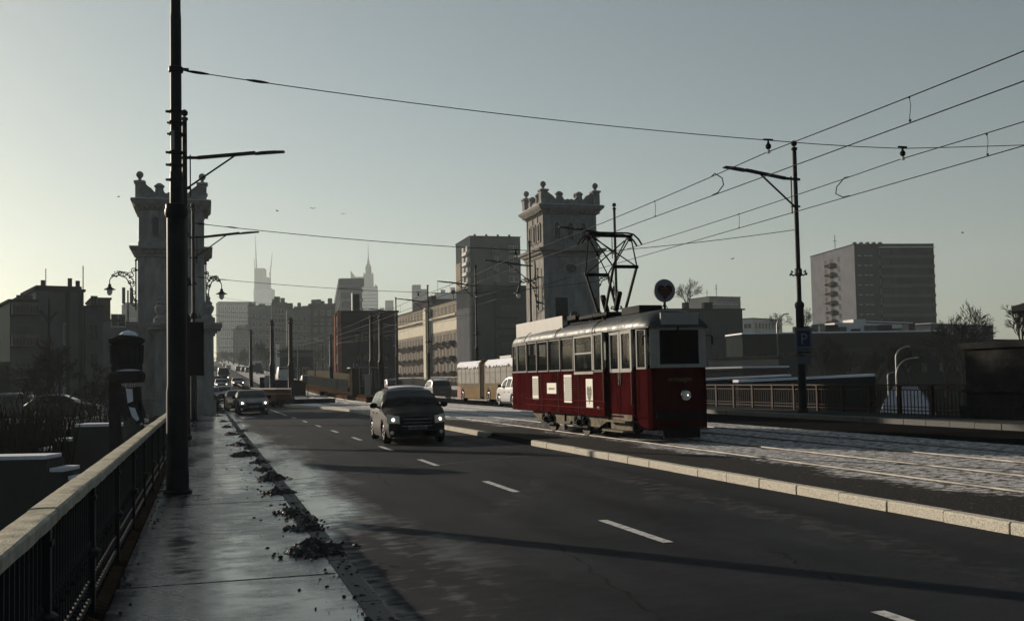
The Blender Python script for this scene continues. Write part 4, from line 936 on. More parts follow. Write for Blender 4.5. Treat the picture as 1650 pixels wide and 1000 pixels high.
for (x0, x1, yt, Dp, zb_, lab, mm) in ((1196, 1270, 596, 120, -8, 'dark low roof behind the far railing with a snowy ridge', 'w_dark'), (1390, 1470, 520, 210, -6, 'white shed roof right of the high rise foot', 'w_white'), (1255, 1285, 575, 135, -8, 'dark green block left of the parking sign pole', 'w_green'),
                                       (1500, 1600, 523, 240, -6, 'low snowy roofed house between the bare trees on the right', 'w_grey'), (1430, 1640, 562, 130, -9, 'dark building mass behind the curved lamps', 'w_dark'), (1560, 1760, 548, 150, -9, 'black building mass at the right edge', 'w_dark')):
    B = Bld('low_building', lab, x0-2, x0, x1, Dp, yt, zb_, R(22), mm, depth=12, snow=(yt in (596, 520, 523)))
    B.wins('f', lin(2, B.L-2, max(2, int(B.L/5))), [B.H-3], 1.2, 1.2, frame='w_dark'); B.done()
# snow edged ramps beyond the far railing
def slab(label, p1, p2, wdt, th, mname, snow=True):
    a, c = Vector(p1), Vector(p2); d = (c-a); n = Vector((-d.y, d.x, 0)).normalized()*wdt
    t = thing('ramp_wall', label, 'wall', a); b = MB()
    q = [Vector((0, 0, 0)), d, d+n, n]; b.add(q+[v-Vector((0, 0, th)) for v in q], [(0, 1, 2, 3), (0, 4, 5, 1), (1, 5, 6, 2), (2, 6, 7, 3), (3, 7, 4, 0)]); b.build('wall', mname, t, smooth=False)
    b = MB(); z = Vector((0, 0, .01)); z2 = Vector((0, 0, .16)); b.add([v+z for v in q]+[v+z2 for v in q], [(0, 1, 5, 4), (1, 2, 6, 5), (2, 3, 7, 6), (3, 0, 4, 7), (4, 5, 6, 7)]); b.build('snow_cover', 'snow', t, smooth=False)
slab('low ramp wall topped with a thin snow line behind the far railing, nearer one', atD(1190, 616, 62), atD(1410, 606, 66), .6, 9, 'w_dark')
slab('low ramp wall topped with a thin snow line behind the far railing, farther one', atD(1136, 613, 78), atD(1275, 606, 82), .6, 9, 'w_dark')
# snow bank below, seen through the far railing
b = MB(); rg = random.Random(8)
b.grid([[(x, y, -1.2-(x-26)*.10+rg.uniform(-.15, .15)-(0 if 24 < y < 60 else .6)) for y in range(18, 64, 3)] for x in range(26, 60, 3)])
D('bank_snow', (.5, .56, .66), .8, var=1, scale=.13, col2=(.035, .035, .033), thr=(.47, .51), detail=3)
struct(b.build('snow_bank', 'bank_snow'), label='snowy bank below the bridge seen through the far railing')
for poly, lab in ((((1418, 672), (1425, 645), (1440, 622), (1478, 622), (1494, 640), (1512, 672)), 'steep snow slope seen through the right part of the far railing'), (((1142, 668), (1140, 640), (1160, 632), (1185, 630), (1215, 645), (1240, 668)), 'snow slope seen through the left part of the far railing')):
    b = MB(); lo = [atD(x, y, 78+(672-y)*.3) for x, y in poly]; b.add([tuple(p) for p in lo]+[(p.x+.8, p.y+3, p.z-3) for p in lo], [tuple(range(len(lo)))]+[(i, (i+1) % len(lo), len(lo)+(i+1) % len(lo), len(lo)+i) for i in range(len(lo))]); struct(b.build('snow_slope', 'snow_blue', smooth=False), label=lab)

# ------------------------------------------------------------------ far railing
def railing_right():
    t = thing('bridge_railing', 'far ornamental iron railing on the right side of the bridge', 'railing', (21.6, 0, .45))
    ya, yb = 25.2, 64
    b = MB(); b.box(-.04, .04, ya, yb, .93, .98); b.box(-.02, .02, ya, yb, .78, .81); b.box(-.02, .02, ya, yb, .12, .15); b.box(-.02, .02, ya, yb, .24, .26); b.build('rail', 'iron_rust', t)
    b = MB(); b.box(-.012, .012, -.01, .01, 0, .80); me = b.mesh('bar', 'iron_rust'); b2 = MB(); k = 0; y = ya
    while y < yb:
        if k < 98: o = link('bar', me, t); o.location = (0, y, 0)
        else: b2.box(-.012, .012, y-.01, y+.01, 0, .8)
        k += 1; y += .17
    b2.build('bar_row', 'iron_rust', t)['kind'] = 'stuff'
    b = MB(); b.box(-.05, .05, -.05, .05, 0, .96); b.box(-.07, .07, -.07, .07, .9, .94); me = b.mesh('post', 'iron_rust')
    b = MB(); b.box(-.14, .14, -.16, .16, 0, 1.0); mep = b.mesh('post', 'concrete_dk')
    y = ya; i = 0
    while y < yb: o = link('post', me, t); o.location = (0, y, 0); y += 1.55; i += 1
    b = MB()
    for i in range(230):
        y = ya+.17*i+.08
        if y < yb: pts = [(0, y+.06*math.cos(a), .865+.045*math.sin(a)) for a in [k*math.pi/3 for k in range(7)]]; b.tube(pts, .010, 4, caps=False)
    b.build('ring_row', 'iron_rust', t)['kind'] = 'stuff'
    for pc in range(4):                            # scrolled panels
        yc = ya+4.6+9.3*pc; b = MB()
        for s in (-1, 1):
            for (cy, cz, r0) in ((.2, .55, .17), (.5, .62, .13), (.34, .3, .14)):
                pts = [(.015, yc+s*(cy+r0*(1-.75*j/16)*math.cos(j*.62)), cz+r0*(1-.75*j/16)*math.sin(j*.62)) for j in range(17)]; b.tube(pts, .014, 4)
        b.build('scroll_panel', 'iron_rust', t)
railing_right()
t = thing('stone_pavilion', 'dark stone pavilion with a flat cornice at the right edge of the picture', 'pavilion', (21.4, 25, .45))
b = MB(); b.box(0, 6, -12, .0, -.0, 2.0); b.build('wall', 'stone_dark', t, smooth=False)
b = MB(); b.box(-.15, 6, -12, .15, 0, .35); b.box(-.1, 6, -12, .08, .75, .83); b.build('plinth', 'stone_dark', t, smooth=False)
b = MB(); b.box(1.2, 6, -12, -1.2, 2.0, 3.05); b.build('upper_wall', 'w_brown', t, smooth=False)
b = MB(); b.box(.9, 6.2, -12.2, -.9, 3.05, 3.2); b.prism([(-12.2, 3.2), (-.9, 3.2), (-3.5, 3.5), (-12.2, 3.5)], .9, 6.2, 'x'); b.build('roof', 'roof_dk', t, smooth=False)
b = MB(); b.box(-.12, 6, -12, .12, 2.0, 2.18); b.build('cornice', 'stone_dark', t, smooth=False)
# curved park lamps far below on the right
for (px, yb_, yt, Dp, r, dx, lab) in ((1447, 625, 556, 95, .08, 26, 'slim tall curved lamp beyond the far railing'), (1459, 612, 570, 0, 0, 0, ''), (1433, 625, 600, 105, .09, 8, 'slim short lamp beyond the far railing, leftmost of the three')):
    if not Dp: continue
    a = atD(px, yb_+40, Dp); c = atD(px, yt+ (20 if dx > 10 else 6), Dp); S = Dp/1650
    t = thing('park_lamp', lab, 'lamp post', a, 0, 'curved lamps beyond the far railing')
    H = c.z-a.z; pts = [(0, 0, 0), (0, 0, H)]+[(dx*S*(1-math.cos(k*math.pi/12)), 0, H+(18 if dx > 10 else 6)*S*math.sin(k*math.pi/12)) for k in range(1, 6)]
    b = MB(); b.tube(pts, r, 6); b.build('post', 'galv', t); e = pts[-1]
    b = MB(); b.lathe([(.02, 0), (.2, .05), (.2, .1), (.05, .16)], (e[0]+.25, 0, e[2]-.05), 8); b.build('lamp_head', 'galv', t)
a = atD(1446, 650, 88); S = 88/1650
t = thing('park_lamp', 'slim curved lamp beyond the far railing, middle one with the longest arm', 'lamp post', a, 0, 'curved lamps beyond the far railing')
pts = [(0, 0, 0), (0, 0, 45*S)]+[(34*S*(1-math.cos(k*math.pi/12)), 0, 45*S+28*S*math.sin(k*math.pi/12)) for k in range(1, 7)]; b = MB(); b.tube(pts, .08, 6); b.build('post', 'galv', t)
b = MB(); b.lathe([(.02, 0), (.22, .05), (.22, .1), (.05, .16)], (pts[-1][0]+.3, 0, pts[-1][2]-.05), 8); b.build('lamp_head', 'galv', t)
p = atD(1253, 560, 150); t = thing('park_lamp', 'curved street lamp rising left of the parking sign', 'lamp post', (p.x, p.y, -6), 0, 'curved lamps beyond the far railing')
z_ = p.z+6; b = MB(); b.tube([(0, 0, 0), (0, 0, z_+3.4), (.35, 0, z_+4.2), (1.2, 0, z_+4.9), (2.0, 0, z_+5.0)], .1, 6); b.build('post', 'galv', t)
# twin armed lamp among the trees on the left
p = atD(79, 660, 70); t = thing('street_lamp', 'twin armed street lamp standing among the bare trees on the left', 'lamp pole', p)
S = 70/1650; b = MB(); b.tube([(0, 0, -3), (0, 0, 150*S), (0, 0, 180*S)], [.12, .09, .05], 6)
for s in (-1, 1): b.tube([(0, 0, 140*S), (s*5*S, 0, 150*S), (s*14*S, 0, 160*S)], .09, 5)
b.build('post', 'steel_pole', t)

# ------------------------------------------------------------------ bare trees
def bare_tree_mesh(seed, H=8.0, depth=6, spread=.55, r0=.17, kids=3, tw=.017):
    rg = random.Random(seed); T = MB(); Cn = MB()
    def branch(p, d, L, r, lv):
        n = 3; pts = [p]; dd = d.copy(); q = p.copy()
        for i in range(n):
            dd = (dd+Vector((rg.uniform(-1, 1), rg.uniform(-1, 1), rg.uniform(-.3, .6)))*.13).normalized(); q = q+dd*L/n; pts.append(q.copy())
        rs = [max(tw, r*(1-.45*i/n)) for i in range(n+1)]
        (T if lv <= 0 else Cn).tube(pts, rs, 6 if lv < 2 else (4 if lv < 4 else 3), caps=False)
        if lv >= depth: return
        for k in range(kids+(1 if lv == 0 else 0)):
            f = rg.uniform(.45, 1.0) if k else 1.0; i = min(n-1, int(f*n)); bp = pts[i].lerp(pts[i+1], f*n-i)
            ax = Vector((rg.uniform(-1, 1), rg.uniform(-1, 1), rg.uniform(-1, 1))).normalized()
            nd = (dd+ax*spread*rg.uniform(.6, 1.3)).normalized(); nd.z = max(nd.z, -.1)
            branch(bp, nd.normalized(), L*rg.uniform(.62, .84), r*.58, lv+1)
    branch(Vector((0, 0, 0)), Vector((0, 0, 1)), H*.3, r0, 0)
    return T.mesh('trunk', 'bark'), Cn.mesh('crown', 'bark', False)
TM = [bare_tree_mesh(11), bare_tree_mesh(12, spread=.7), bare_tree_mesh(13, spread=.6), bare_tree_mesh(14, depth=6, spread=.5, r0=.2, kids=3, tw=.022)]
def tree(k, loc, s, label, group=None, rz=0.0, cat='tree', sx=None):
    t = thing('bare_tree', label, cat, loc, rz, group); t.scale = (sx or s, sx or s, s)
    link('trunk', TM[k][0], t); link('crown', TM[k][1], t)
    return t
def ptree(k, px, yb, Dp, yt, label, group=None, zb=None, rz=0, sx=None):
    p = atD(px, yt, Dp); z = atD(px, yb, Dp).z if zb is None else zb; tree(k, (p.x, p.y, z), (p.z-z)/8.0, label, group, rz, sx=sx)
G1 = 'bare trees on the left bank'
ptree(0, 80, 682, 62, 545, 'bare tree in front of the grey green block, left of the pair', G1)
ptree(1, 100, 690, 58, 545, 'bare tree in front of the grey green block, right of the pair', G1, rz=1)
ptree(2, 50, 690, 60, 590, 'small bare tree at the left beneath the balconies', G1, rz=2)
ptree(1, 160, 690, 58, 600, 'small bare tree just left of the old stone pillar', G1, rz=3)
G2 = 'bare trees on the right bank'
ptree(0, 1107, 510, 190, 450, 'small bare tree poking up behind the round sign on the tram roof', G2, rz=1)
ptree(0, 1548, 640, 115, 492, 'bare tree right of the high rise', G2); ptree(2, 1520, 640, 120, 500, 'bare tree touching the right edge of the high rise', G2, rz=2)
ptree(3, 1645, 600, 70, 462, 'large bare tree crown at the right edge above the dark pavilion', G2, rz=1)
ptree(1, 1253, 540, 260, 496, 'tiny bare tree between the white fronted house and the parking sign', G2); ptree(2, 1298, 545, 230, 492, 'tiny bare tree just right of the parking sign', G2, rz=4)
for i, px in enumerate((1330, 1370, 1410, 1460, 1580)): ptree(i % 3, px, 640, 105, 545+6*(i % 2), ['dim bare tree below the left face of the high rise', 'dim bare tree below the corner of the high rise', 'dim bare tree below the balconies of the high rise', 'dim bare tree left of the slim curved lamps', 'dim bare tree beside the dark pavilion'][i], G2, rz=i)
G3 = 'bare trees along the street to the city'
tl = ['first', 'second', 'third', 'fourth', 'fifth', 'sixth', 'seventh', 'eighth', 'ninth', 'tenth']
for i, (px, Dp, yt) in enumerate(((395, 330, 560), (385, 390, 558), (376, 450, 560), (368, 520, 560), (408, 300, 545), (420, 280, 540), (430, 240, 548), (455, 230, 545), (520, 260, 548), (362, 600, 562))):
    ptree(3 if i % 2 else 1, px, 600, Dp, yt, 'hazy bare street tree, %s of the row counted by closeness to the three ornate poles' % tl[i] if i != 8 else 'bare street tree left of the brick block', G3, zb=zr(Dp)-.5, rz=i, sx=(.9+.1*(i % 3))*(Dp/330))
p = atD(346, 595, 640); t = thing('lone_tree', 'tiny lone tree on the horizon at the end of the road', 'tree', (p.x, p.y, p.z-4)); t.scale = (1.6, 1.6, 1.9); link('trunk', TM[3][0], t); link('crown', TM[3][1], t)
# hedge and scrub on the left
rg = random.Random(5); b = MB()
for i in range(260):
    x = rg.uniform(20, 230); Dp = rg.uniform(44, 70); p = atD(x, rg.uniform(655, 692), Dp); h_ = rg.uniform(.3, 1.1)
    q = p+Vector((rg.uniform(-.5, .5), rg.uniform(-.5, .5), h_)); b.tube([p+Vector((0, 0, -.4)), p.lerp(q, .5)+Vector((rg.uniform(-.1, .1), 0, 0)), q], [.03, .02, .012], 3, caps=False)
struct(b.build('scrub', 'bark', smooth=False), 'stuff', 'leafless scrub on the left embankment')
b = MB(); rg = random.Random(9)
for i in range(900):
    x = rg.uniform(-40, 120); p = atD(x, rg.uniform(690, 740), rg.uniform(30, 42)); q = p+Vector((rg.uniform(-.5, .5), rg.uniform(-.5, .5), rg.uniform(.3, .9))); b.tube([p-Vector((0, 0, .6)), q], [.03, .012], 3, caps=False)
struct(b.build('undergrowth', 'bark', smooth=False), 'stuff', 'dark undergrowth on the slope above the stepped wall')
# embankment on the left
b = MB(); rows = []
for Dp, yy in ((33, 752), (38, 725), (42, 705), (46, 690), (55, 678), (70, 668), (95, 655)):
    rows.append([atD(x, yy+(.4*math.sin(x)), Dp) for x in range(-120, 241, 24)])
b.grid(rows); D('embankment', (.4, .42, .45), .9, var=1, scale=.35, col2=(.03, .03, .027), thr=(.44, .52)); struct(b.build('embankment', 'embankment'), label='dark embankment with snow patches on the left')

# ------------------------------------------------------------------ cars
def interp(P, y):
    if y <= P[0][0]: return P[0][1]
    for (a, b_), (c, d) in zip(P, P[1:]):
        if y <= c: f = (y-a)/(c-a); f = f*f*(3-2*f)*.35+f*.65; return b_+(d-b_)*f
    return P[-1][1]
class Car:
    def __init__(s, L, W, top, wheels, belt=.95, Rw=.31, clear=.2, tum=.34, ws=None, rw=None, sides=None, nose=.2, tail=.14, cr=.0):
        s.cr = cr
        s.__dict__.update(L=L, W=W, top=top, wheels=wheels, belt=belt, Rw=Rw, clear=clear, tum=tum, ws=ws, rw=rw, sides=sides, nose=nose, tail=tail)
    def zt(s, y): return interp(s.top, y)
    def hw(s, y, z):
        w_ = s.W/2
        if y < .7: w_ -= .10*((.7-y)/.7)**2
        if y > s.L-.7: w_ -= .08*((y-s.L+.7)/.7)**2
        if z > s.belt: w_ -= s.tum*(z-s.belt)**1.15
        if z < .42: w_ -= .05*((.42-z)/.22)
        w_ -= .012*(1 if abs(z-.62) < .03 else 0)
        return w_
    def dfm(s, x, y, z):
        f = max(0, 1-y/1.1); g = max(0, 1-(s.L-y)/1.0); q = (x/(s.W/2))**2
        dy = f*(s.nose*q+.16*max(0, (z-.58)/.35)**2+.07*max(0, (.36-z)/.2)**2)-g*(s.tail*q+.06*max(0, (z-.9)/.5))
        return (x, y+dy, z)
    def body(s):
        st = set([i*s.L/34 for i in range(35)])
        for yw in s.wheels:
            for k in range(13): st.add(yw+(s.Rw+.075)*math.cos(math.pi*k/12))
        st |= {p[0] for p in s.top}; st = sorted(st); rows = []
        for y in st:
            zt = s.zt(y); zb = s.clear
            for yw in s.wheels:
                Ra = s.Rw+.07; d = abs(y-yw)
                if d < Ra: zb = max(zb, s.Rw+math.sqrt(Ra*Ra-d*d))
            row = [(0, s.clear+.02), (s.hw(y, .3)*.55, s.clear)]
            for k in range(10): z = zb+(zt-.055-zb)*(k/9); row.append((s.hw(y, z), z))
            wt = s.hw(y, zt-.055); row[-1] = (row[-1][0], row[-1][1]-s.cr*.6); row += [(wt-.02, zt-.02-s.cr), (wt-.09, zt-s.cr*.75), (wt*.75, zt+.02-s.cr*.42), (wt*.4, zt+.032-s.cr*.1), (0, zt+.036)]
            pts = [s.dfm(x, y, z) for x, z in row]; rows.append(pts+[(-a, b_, c) for a, b_, c in pts[::-1]])
        b = MB(); b.grid(rows); n = len(rows[0]); k = len(rows)
        b.f += [list(range(n)), [(k-1)*n+j for j in range(n)][::-1]]; b.mi += [0, 0]; return b
    def side_patch(s, ya, yb, z0=None, z1=None, off=.007, sgn=1, ny=10, nz=5, top=.11):
        b = MB(); rows = []
        for i in range(ny+1):
            y = ya+(yb-ya)*i/ny; lo = z0 if z0 is not None else s.belt+.03; hi = (z1 if z1 is not None else s.zt(y)-top); hi = max(hi, lo+.01)
            rows.append([(lambda p: (sgn*p[0], p[1], p[2]))(s.dfm(s.hw(y, lo+(hi-lo)*k/nz)+off, y, lo+(hi-lo)*k/nz)) for k in range(nz+1)])
        return b.grid(rows)
    def top_patch(s, ya, yb, fr=.8, off=.012, n=8):
        b = MB(); rows = []
        for i in range(n+1):
            y = ya+(yb-ya)*i/n; zt = s.zt(y); wt = s.hw(y, zt-.05)*fr
            rows.append([s.dfm(wt*k/4, y-(off if ya < s.L/2 else -off), zt+.036-(.022+s.cr*.6*fr*fr)*abs(k/4)**2+off) for k in range(-4, 5)])
        return b.grid(rows)
    def front_patch(s, x0, x1, z0, z1, off=.012, back=False, n=6):
        b = MB(); rows = []
        for i in range(n+1):
            x = x0+(x1-x0)*i/n; r_ = []
            for k in range(5):
                z = z0+(z1-z0)*k/4; y = s.L if back else 0
                p = s.dfm(x, y, z); r_.append((p[0], p[1]+(off if back else -off), p[2]))
            rows.append(r_)
        return b.grid(rows)
def wheel_meshes(Rw, wd=.2, spokes=7):
    t = MB(); prof = [(Rw*.64, -wd/2), (Rw*.9, -wd/2), (Rw, -wd/2+.03), (Rw, wd/2-.03), (Rw*.9, wd/2), (Rw*.64, wd/2)]
    t.lathe(prof, n=24); t.v = [(z, x, y) for x, y, z in t.v]; tm = t.mesh('tyre', 'rubber')
    r = MB(); q = MB().lathe([(Rw*.64, .0), (Rw*.64, wd/2-.0), (Rw*.60, wd/2+.004), (Rw*.58, wd/2-.02), (Rw*.1, wd/2-.035)], n=20)
    q.lathe([(Rw*.15, wd/2-.04), (Rw*.13, wd/2-.005)], n=10); r.add([(z, x, y) for x, y, z in q.v], q.f)
    for k in range(spokes):
        a = 2*math.pi*k/spokes; c, s_ = math.cos(a), math.sin(a); r.bar((wd/2-.012, c*Rw*.1, s_*Rw*.1), (wd/2-.006, c*Rw*.6, s_*Rw*.6), .045, .02, up=(1, 0, 0))
    return tm, r.mesh('rim', 'rim')
WM = {}
def car(name, label, spec, paint, loc, rz=0, cat='car', group='cars on the road', lights=True, glow='lamp_on', grille='black', snow=False, front_z=(.58, .74), roofr=False, person=True):
    t = thing(name, label, cat, loc, rz, group); s = spec
    body = s.body(); b_ = body.build('body', paint, t)
    for sg in (-1, 1):
        for (ya, yb) in s.sides: s.side_patch(ya, yb, sgn=sg).build('side_window', 'glass', t)
        for (ya, yb) in s.sides[:2]:
            mb = MB(); y_ = yb-.22; x_ = s.hw(y_, .82)
            mb.cbox((sg*(x_+.012), y_, .84), (.03, .17, .03)); mb.build('door_handle', 'black', t)
        q = s.side_patch(s.wheels[0]+s.Rw+.12, s.wheels[1]-s.Rw-.12, s.clear-.02, s.clear+.09, off=.012, sgn=sg); q.build('sill', 'black', t)
        mb = MB(); ym = s.sides[0][0]+.18 if s.ws else .9; x_ = s.hw(ym, s.belt+.08)
        mb.tube([(sg*x_, ym+.02, s.belt+.03), (sg*(x_+.1), ym-.02, s.belt+.07)], .03, 6); mb.v += []
        q = MB().ball((0, 0, 0), .5, 10, 8); mb.add([(sg*(x_+.17)+v[0]*.22, ym-.03+v[1]*.16, s.belt+.1+v[2]*.17) for v in q.v], q.f); mb.build('mirror', 'black', t)
    wsp = s.top_patch(*s.ws, fr=.9).build('windscreen', 'glass', t)
    mb = MB(); y0 = s.ws[0]+.03
    for xx in (-.45, .1): z_ = s.zt(y0)+.055; mb.tube([(xx, y0, z_), (xx+.42, y0+.10, s.zt(y0+.12)+.06)], .012, 4)
    mb.build('wiper', 'black', t)
    if s.rw: s.top_patch(*s.rw, fr=.86).build('rear_window', 'glass', t)
    fz0, fz1 = front_z; w2 = s.W/2
    g = s.front_patch(-w2*.46, w2*.46, fz0-.06, fz1-.04).build('grille', 'black', t)
    mb = MB()
    for zz in (fz0-.07, fz1-.04): mb.tube([s.dfm(x, -.02, zz) for x in [w2*.46*k/5 for k in range(-5, 6)]], .009, 5)
    mb.tube([s.dfm(x, -.02, (fz0+fz1)/2-.05) for x in [w2*.44*k/5 for k in range(-5, 6)]], .006, 5); mb.build('grille_trim', 'chrome', t)
    s.front_patch(-w2*.62, w2*.62, .25, .38).build('air_intake', 'black', t)
    s.front_patch(-.26, .26, .42, .53, off=.022).build('number_plate', 'plate', t)
    if s.L < 4.3:
        text('WE 604FA', .085, 'black', t, (0, s.dfm(0, 0, .5)[1]-.026, .445), (R(90), 0, 0), 'plate_letters')
    for sg in (-1, 1):
        h0, h1 = sg*w2*.56, sg*w2*.93
        q = s.front_patch(min(h0, h1), max(h0, h1), fz0, fz1+.04, off=.016)
        q.v = [(x, y+.0, z+(.07*(abs(x)/w2-.5)/.45 if z > fz0+.02 else .05*(abs(x)/w2-.5))) for x, y, z in q.v]; hl = q.build('headlight', 'lamp_glass', t)
        if lights:
            p = s.dfm(sg*w2*.74, 0, (fz0+fz1)/2+.01); mb = MB(); mb.ball((p[0], p[1]-.0, p[2]+.02), .05, 10, 8); mb.build('bulb', glow, hl)
        p = s.dfm(sg*w2*.78, 0, .33); mb = MB(); mb.ball((p[0], p[1]+.02, p[2]), .055, 8, 6); mb.build('fog_lamp', 'lamp_glass', t)
        q = s.front_patch(min(sg*w2*.66, sg*w2*.95), max(sg*w2*.66, sg*w2*.95), .72, .98 if s.zt(s.L) > .95 else s.zt(s.L)-.06, back=True); q.build('tail_lamp', 'red_lens', t)
    s.front_patch(-.26, .26, .5, .61, back=True, off=.02).build('number_plate', 'plate', t)
    mb = MB(); mb.box(-w2*.82, w2*.82, .25, s.L-.25, s.clear+.01, .5); mb.build('underbody', 'black', t)
    if s.Rw not in WM: WM[s.Rw] = wheel_meshes(s.Rw)
    for yw in s.wheels:
        for sg in (-1, 1):
            o = thing('wheel', '', '', (sg*(w2-.13), yw, s.Rw)); del o['label']; del o['category']; o.parent = t; o.rotation_euler.z = 0 if sg > 0 else math.pi
            link('tyre', WM[s.Rw][0], o); link('rim', WM[s.Rw][1], o)
    if snow: s.top_patch(snow[0], snow[1], fr=.8, off=.03).build('snow_cover', 'snow', t)
    if roofr:
        for sg in (-1, 1): mb = MB(); mb.tube([(sg*(s.hw(y, s.zt(y)-.05)-.08), y, s.zt(y)+.07) for y in (s.ws[1]+.2, s.ws[1]+.9, s.ws[1]+1.7)], .02, 5); mb.build('roof_rail', 'chrome', t)
    if person:
        for xx in (-.36, .36) if s.W > 1.72 else (.36,):
            mb = MB(); yy = s.ws[1]+.35; mb.lathe([(.20, .55), (.24, .75), (.22, 1.0), (.1, 1.08)], (xx, yy+.1, 0), 12); mb.ball((xx, yy+.08, 1.2), .12, 10, 8, 1.15); mb.build('seat', 'rubber', t)
    return t
MPV = Car(4.06, 1.72, [(0, .74), (.12, .86), (.5, .99), (.92, 1.08), (1.25, 1.30), (1.65, 1.50), (2.1, 1.575), (2.9, 1.57), (3.5, 1.50), (3.8, 1.36), (3.98, 1.05), (4.06, .8)], (.78, 3.36), belt=.97, Rw=.32, ws=(.90, 1.72), rw=(3.62, 3.95), sides=((1.32, 2.08), (2.15, 2.85), (2.93, 3.4)), clear=.2, nose=.28, cr=.07, tum=.42)
HATCH = Car(4.2, 1.77, [(0, .68), (.12, .76), (.6, .88), (1.2, .96), (1.6, 1.2), (2.0, 1.38), (2.5, 1.44), (3.1, 1.42), (3.6, 1.28), (3.95, 1.02), (4.2, .85)], (.85, 3.42), belt=.93, Rw=.31, ws=(1.16, 1.98), rw=(3.4, 3.95), sides=((1.6, 2.3), (2.37, 3.1), (3.17, 3.5)), clear=.17)
SEDAN = Car(4.6, 1.8, [(0, .66), (.12, .74), (.6, .86), (1.3, .95), (1.7, 1.2), (2.1, 1.38), (2.6, 1.44), (3.1, 1.42), (3.6, 1.24), (3.95, 1.05), (4.4, 1.03), (4.6, .9)], (.9, 3.65), belt=.93, Rw=.33, ws=(1.26, 2.06), rw=(3.3, 3.92), sides=((1.7, 2.4), (2.47, 3.2), (3.27, 3.6)), clear=.17)
SUVS = Car(4.5, 1.85, [(0, .8), (.12, .95), (.6, 1.05), (1.2, 1.12), (1.6, 1.42), (1.95, 1.6), (2.4, 1.67), (3.5, 1.65), (4.1, 1.52), (4.35, 1.1), (4.5, .9)], (.92, 3.6), belt=1.06, Rw=.36, ws=(1.16, 1.92), rw=(4.0, 4.34), sides=((1.6, 2.35), (2.43, 3.2), (3.28, 3.95)), clear=.22)
VAN = Car(5.6, 2.0, [(0, .9), (.15, 1.1), (.7, 1.3), (1.0, 1.45), (1.5, 2.1), (1.9, 2.4), (2.5, 2.5), (5.3, 2.5), (5.55, 2.2), (5.6, 1.0)], (1.0, 4.4), belt=1.35, Rw=.36, tum=.12, ws=(1.02, 1.75), rw=(5.4, 5.56), sides=((1.5, 2.2),), clear=.25)

car('parked_car' if 0 else 'car', 'dark people carrier with lit headlights driving towards us in the foreground lane', MPV, 'p_mpv', (5.50, 27.3, zx(5.5)-.005), R(-2), glow='lamp_soft', snow=(1.8, 3.3)).scale = (1, 1, .97)
car('car', 'black hatchback with bright round headlights approaching near the kerb', HATCH, 'p_dark', (2.76, 62.0, zx(2.7)), R(2))
car('car', 'pale car with an orange lit flank half hidden behind the black hatchback', HATCH, 'p_sunlit', (2.35, 73.5, .0), R(2), glow='lamp_glass')
c1 = car('car', 'silver car with its lights off farther back behind the black hatchback', SEDAN, 'p_silver', (1.85, 107, zr(107)), R(3), glow='lamp_glass')
c2 = car('car', 'white hatchback driving away, its tail hidden behind the tram', SUVS, 'p_white', (16.7, 56.3, .31), R(180), glow='lamp_glass')
c3 = car('car', 'dark estate car with a snowy roof driving away left of the bus', SUVS, 'p_grey', (20.2, 93.5, zr(88)+.2), R(180), glow='lamp_glass', snow=(2.2, 4.0), roofr=True)
c4 = car('van', 'dark delivery van far up the road behind the silver car', VAN, 'p_blue', (3.3, 192, zr(193)), R(1), cat='van', glow='lamp_on')
c5 = car('car', 'small dark car at a distance without lit lamps', HATCH, 'p_dark', (0, 0, -50), 0, glow='lamp_glass')
c6 = car('car', 'small dark car at a distance with lit lamps', SEDAN, 'p_grey', (0, 0, -50), 0)
far = [(c6, 357, 143, 'grey car with lit lamps between the stone tower and the silver car', 0), (c5, 349, 165, 'dark car just behind the grey car near the left stone tower', 0), (c6, 384, 150, 'dark car tucked between the silver car and the van', 0),
       (c5, 346, 300, 'tiny dark car high on the road beside the lone tree, nearest us', 0), (c6, 362, 420, 'tiny car with lit lamps high on the road', 0), (c5, 368, 330, 'tiny dark car on the crown of the road above the van', 0), (c6, 358, 560, 'tiniest car with lit lamps close to the horizon', 0),
       (c5, 384, 270, 'tiny car driving away left of the leftmost ornate pole', 180), (c5, 393, 262, 'tiny car driving away, second left of the leftmost ornate pole', 180), (c5, 400, 250, 'tiny car driving away touching the leftmost ornate pole', 180), (c5, 418, 240, 'tiny car driving away between the left and middle ornate poles', 180),
       (c5, 339, 98, 'dark car cut off by the right edge of the left stone tower', 0), (c5, 492, 150, 'dark car driving away right of the right ornate pole', 180), (c5, 626, 120, 'car whose pale roof shows between the thick poles and the people carrier', 180)]
first = {c5.name: True, c6.name: True}
for (src, px, Dq, lab, rz_) in far:
    p = atD(px, 610, Dq)
    o = src if first.pop(src.name, None) else dup(src)
    off = 0.0; d = Vector((p.x, p.y, 0)); o.location = (p.x, p.y, zr(p.y)+(.2 if rz_ else 0)); o.rotation_euler.z = R(rz_); o['label'] = lab
p = atD(457, 605, 175); o = dup(c4, (p.x, p.y+5, zr(p.y)+.1), math.pi, 'pale van driving away between the middle and right ornate poles')
for ch in o.children:
    if ch.name.startswith('body'): ch.data = ch.data.copy(); ch.data.materials[0] = M['p_white']
# parked cars on the left
for (px, Dq, yb, rz_, src, lab, sc_) in ((100, 62, 672, 75, c3, 'snow covered parked car behind the bare trees on the left', 1), (60, 66, 668, 80, c5, 'dark parked car with a snowy roof at the left, behind the scrub', 1), (165, 60, 668, 85, c5, 'parked car partly hidden by the old stone pillar', 1)):
    p = atD(px, yb, Dq); o = dup(src, (p.x, p.y, p.z-.2), R(rz_), lab); o['group'] = 'parked cars on the left'

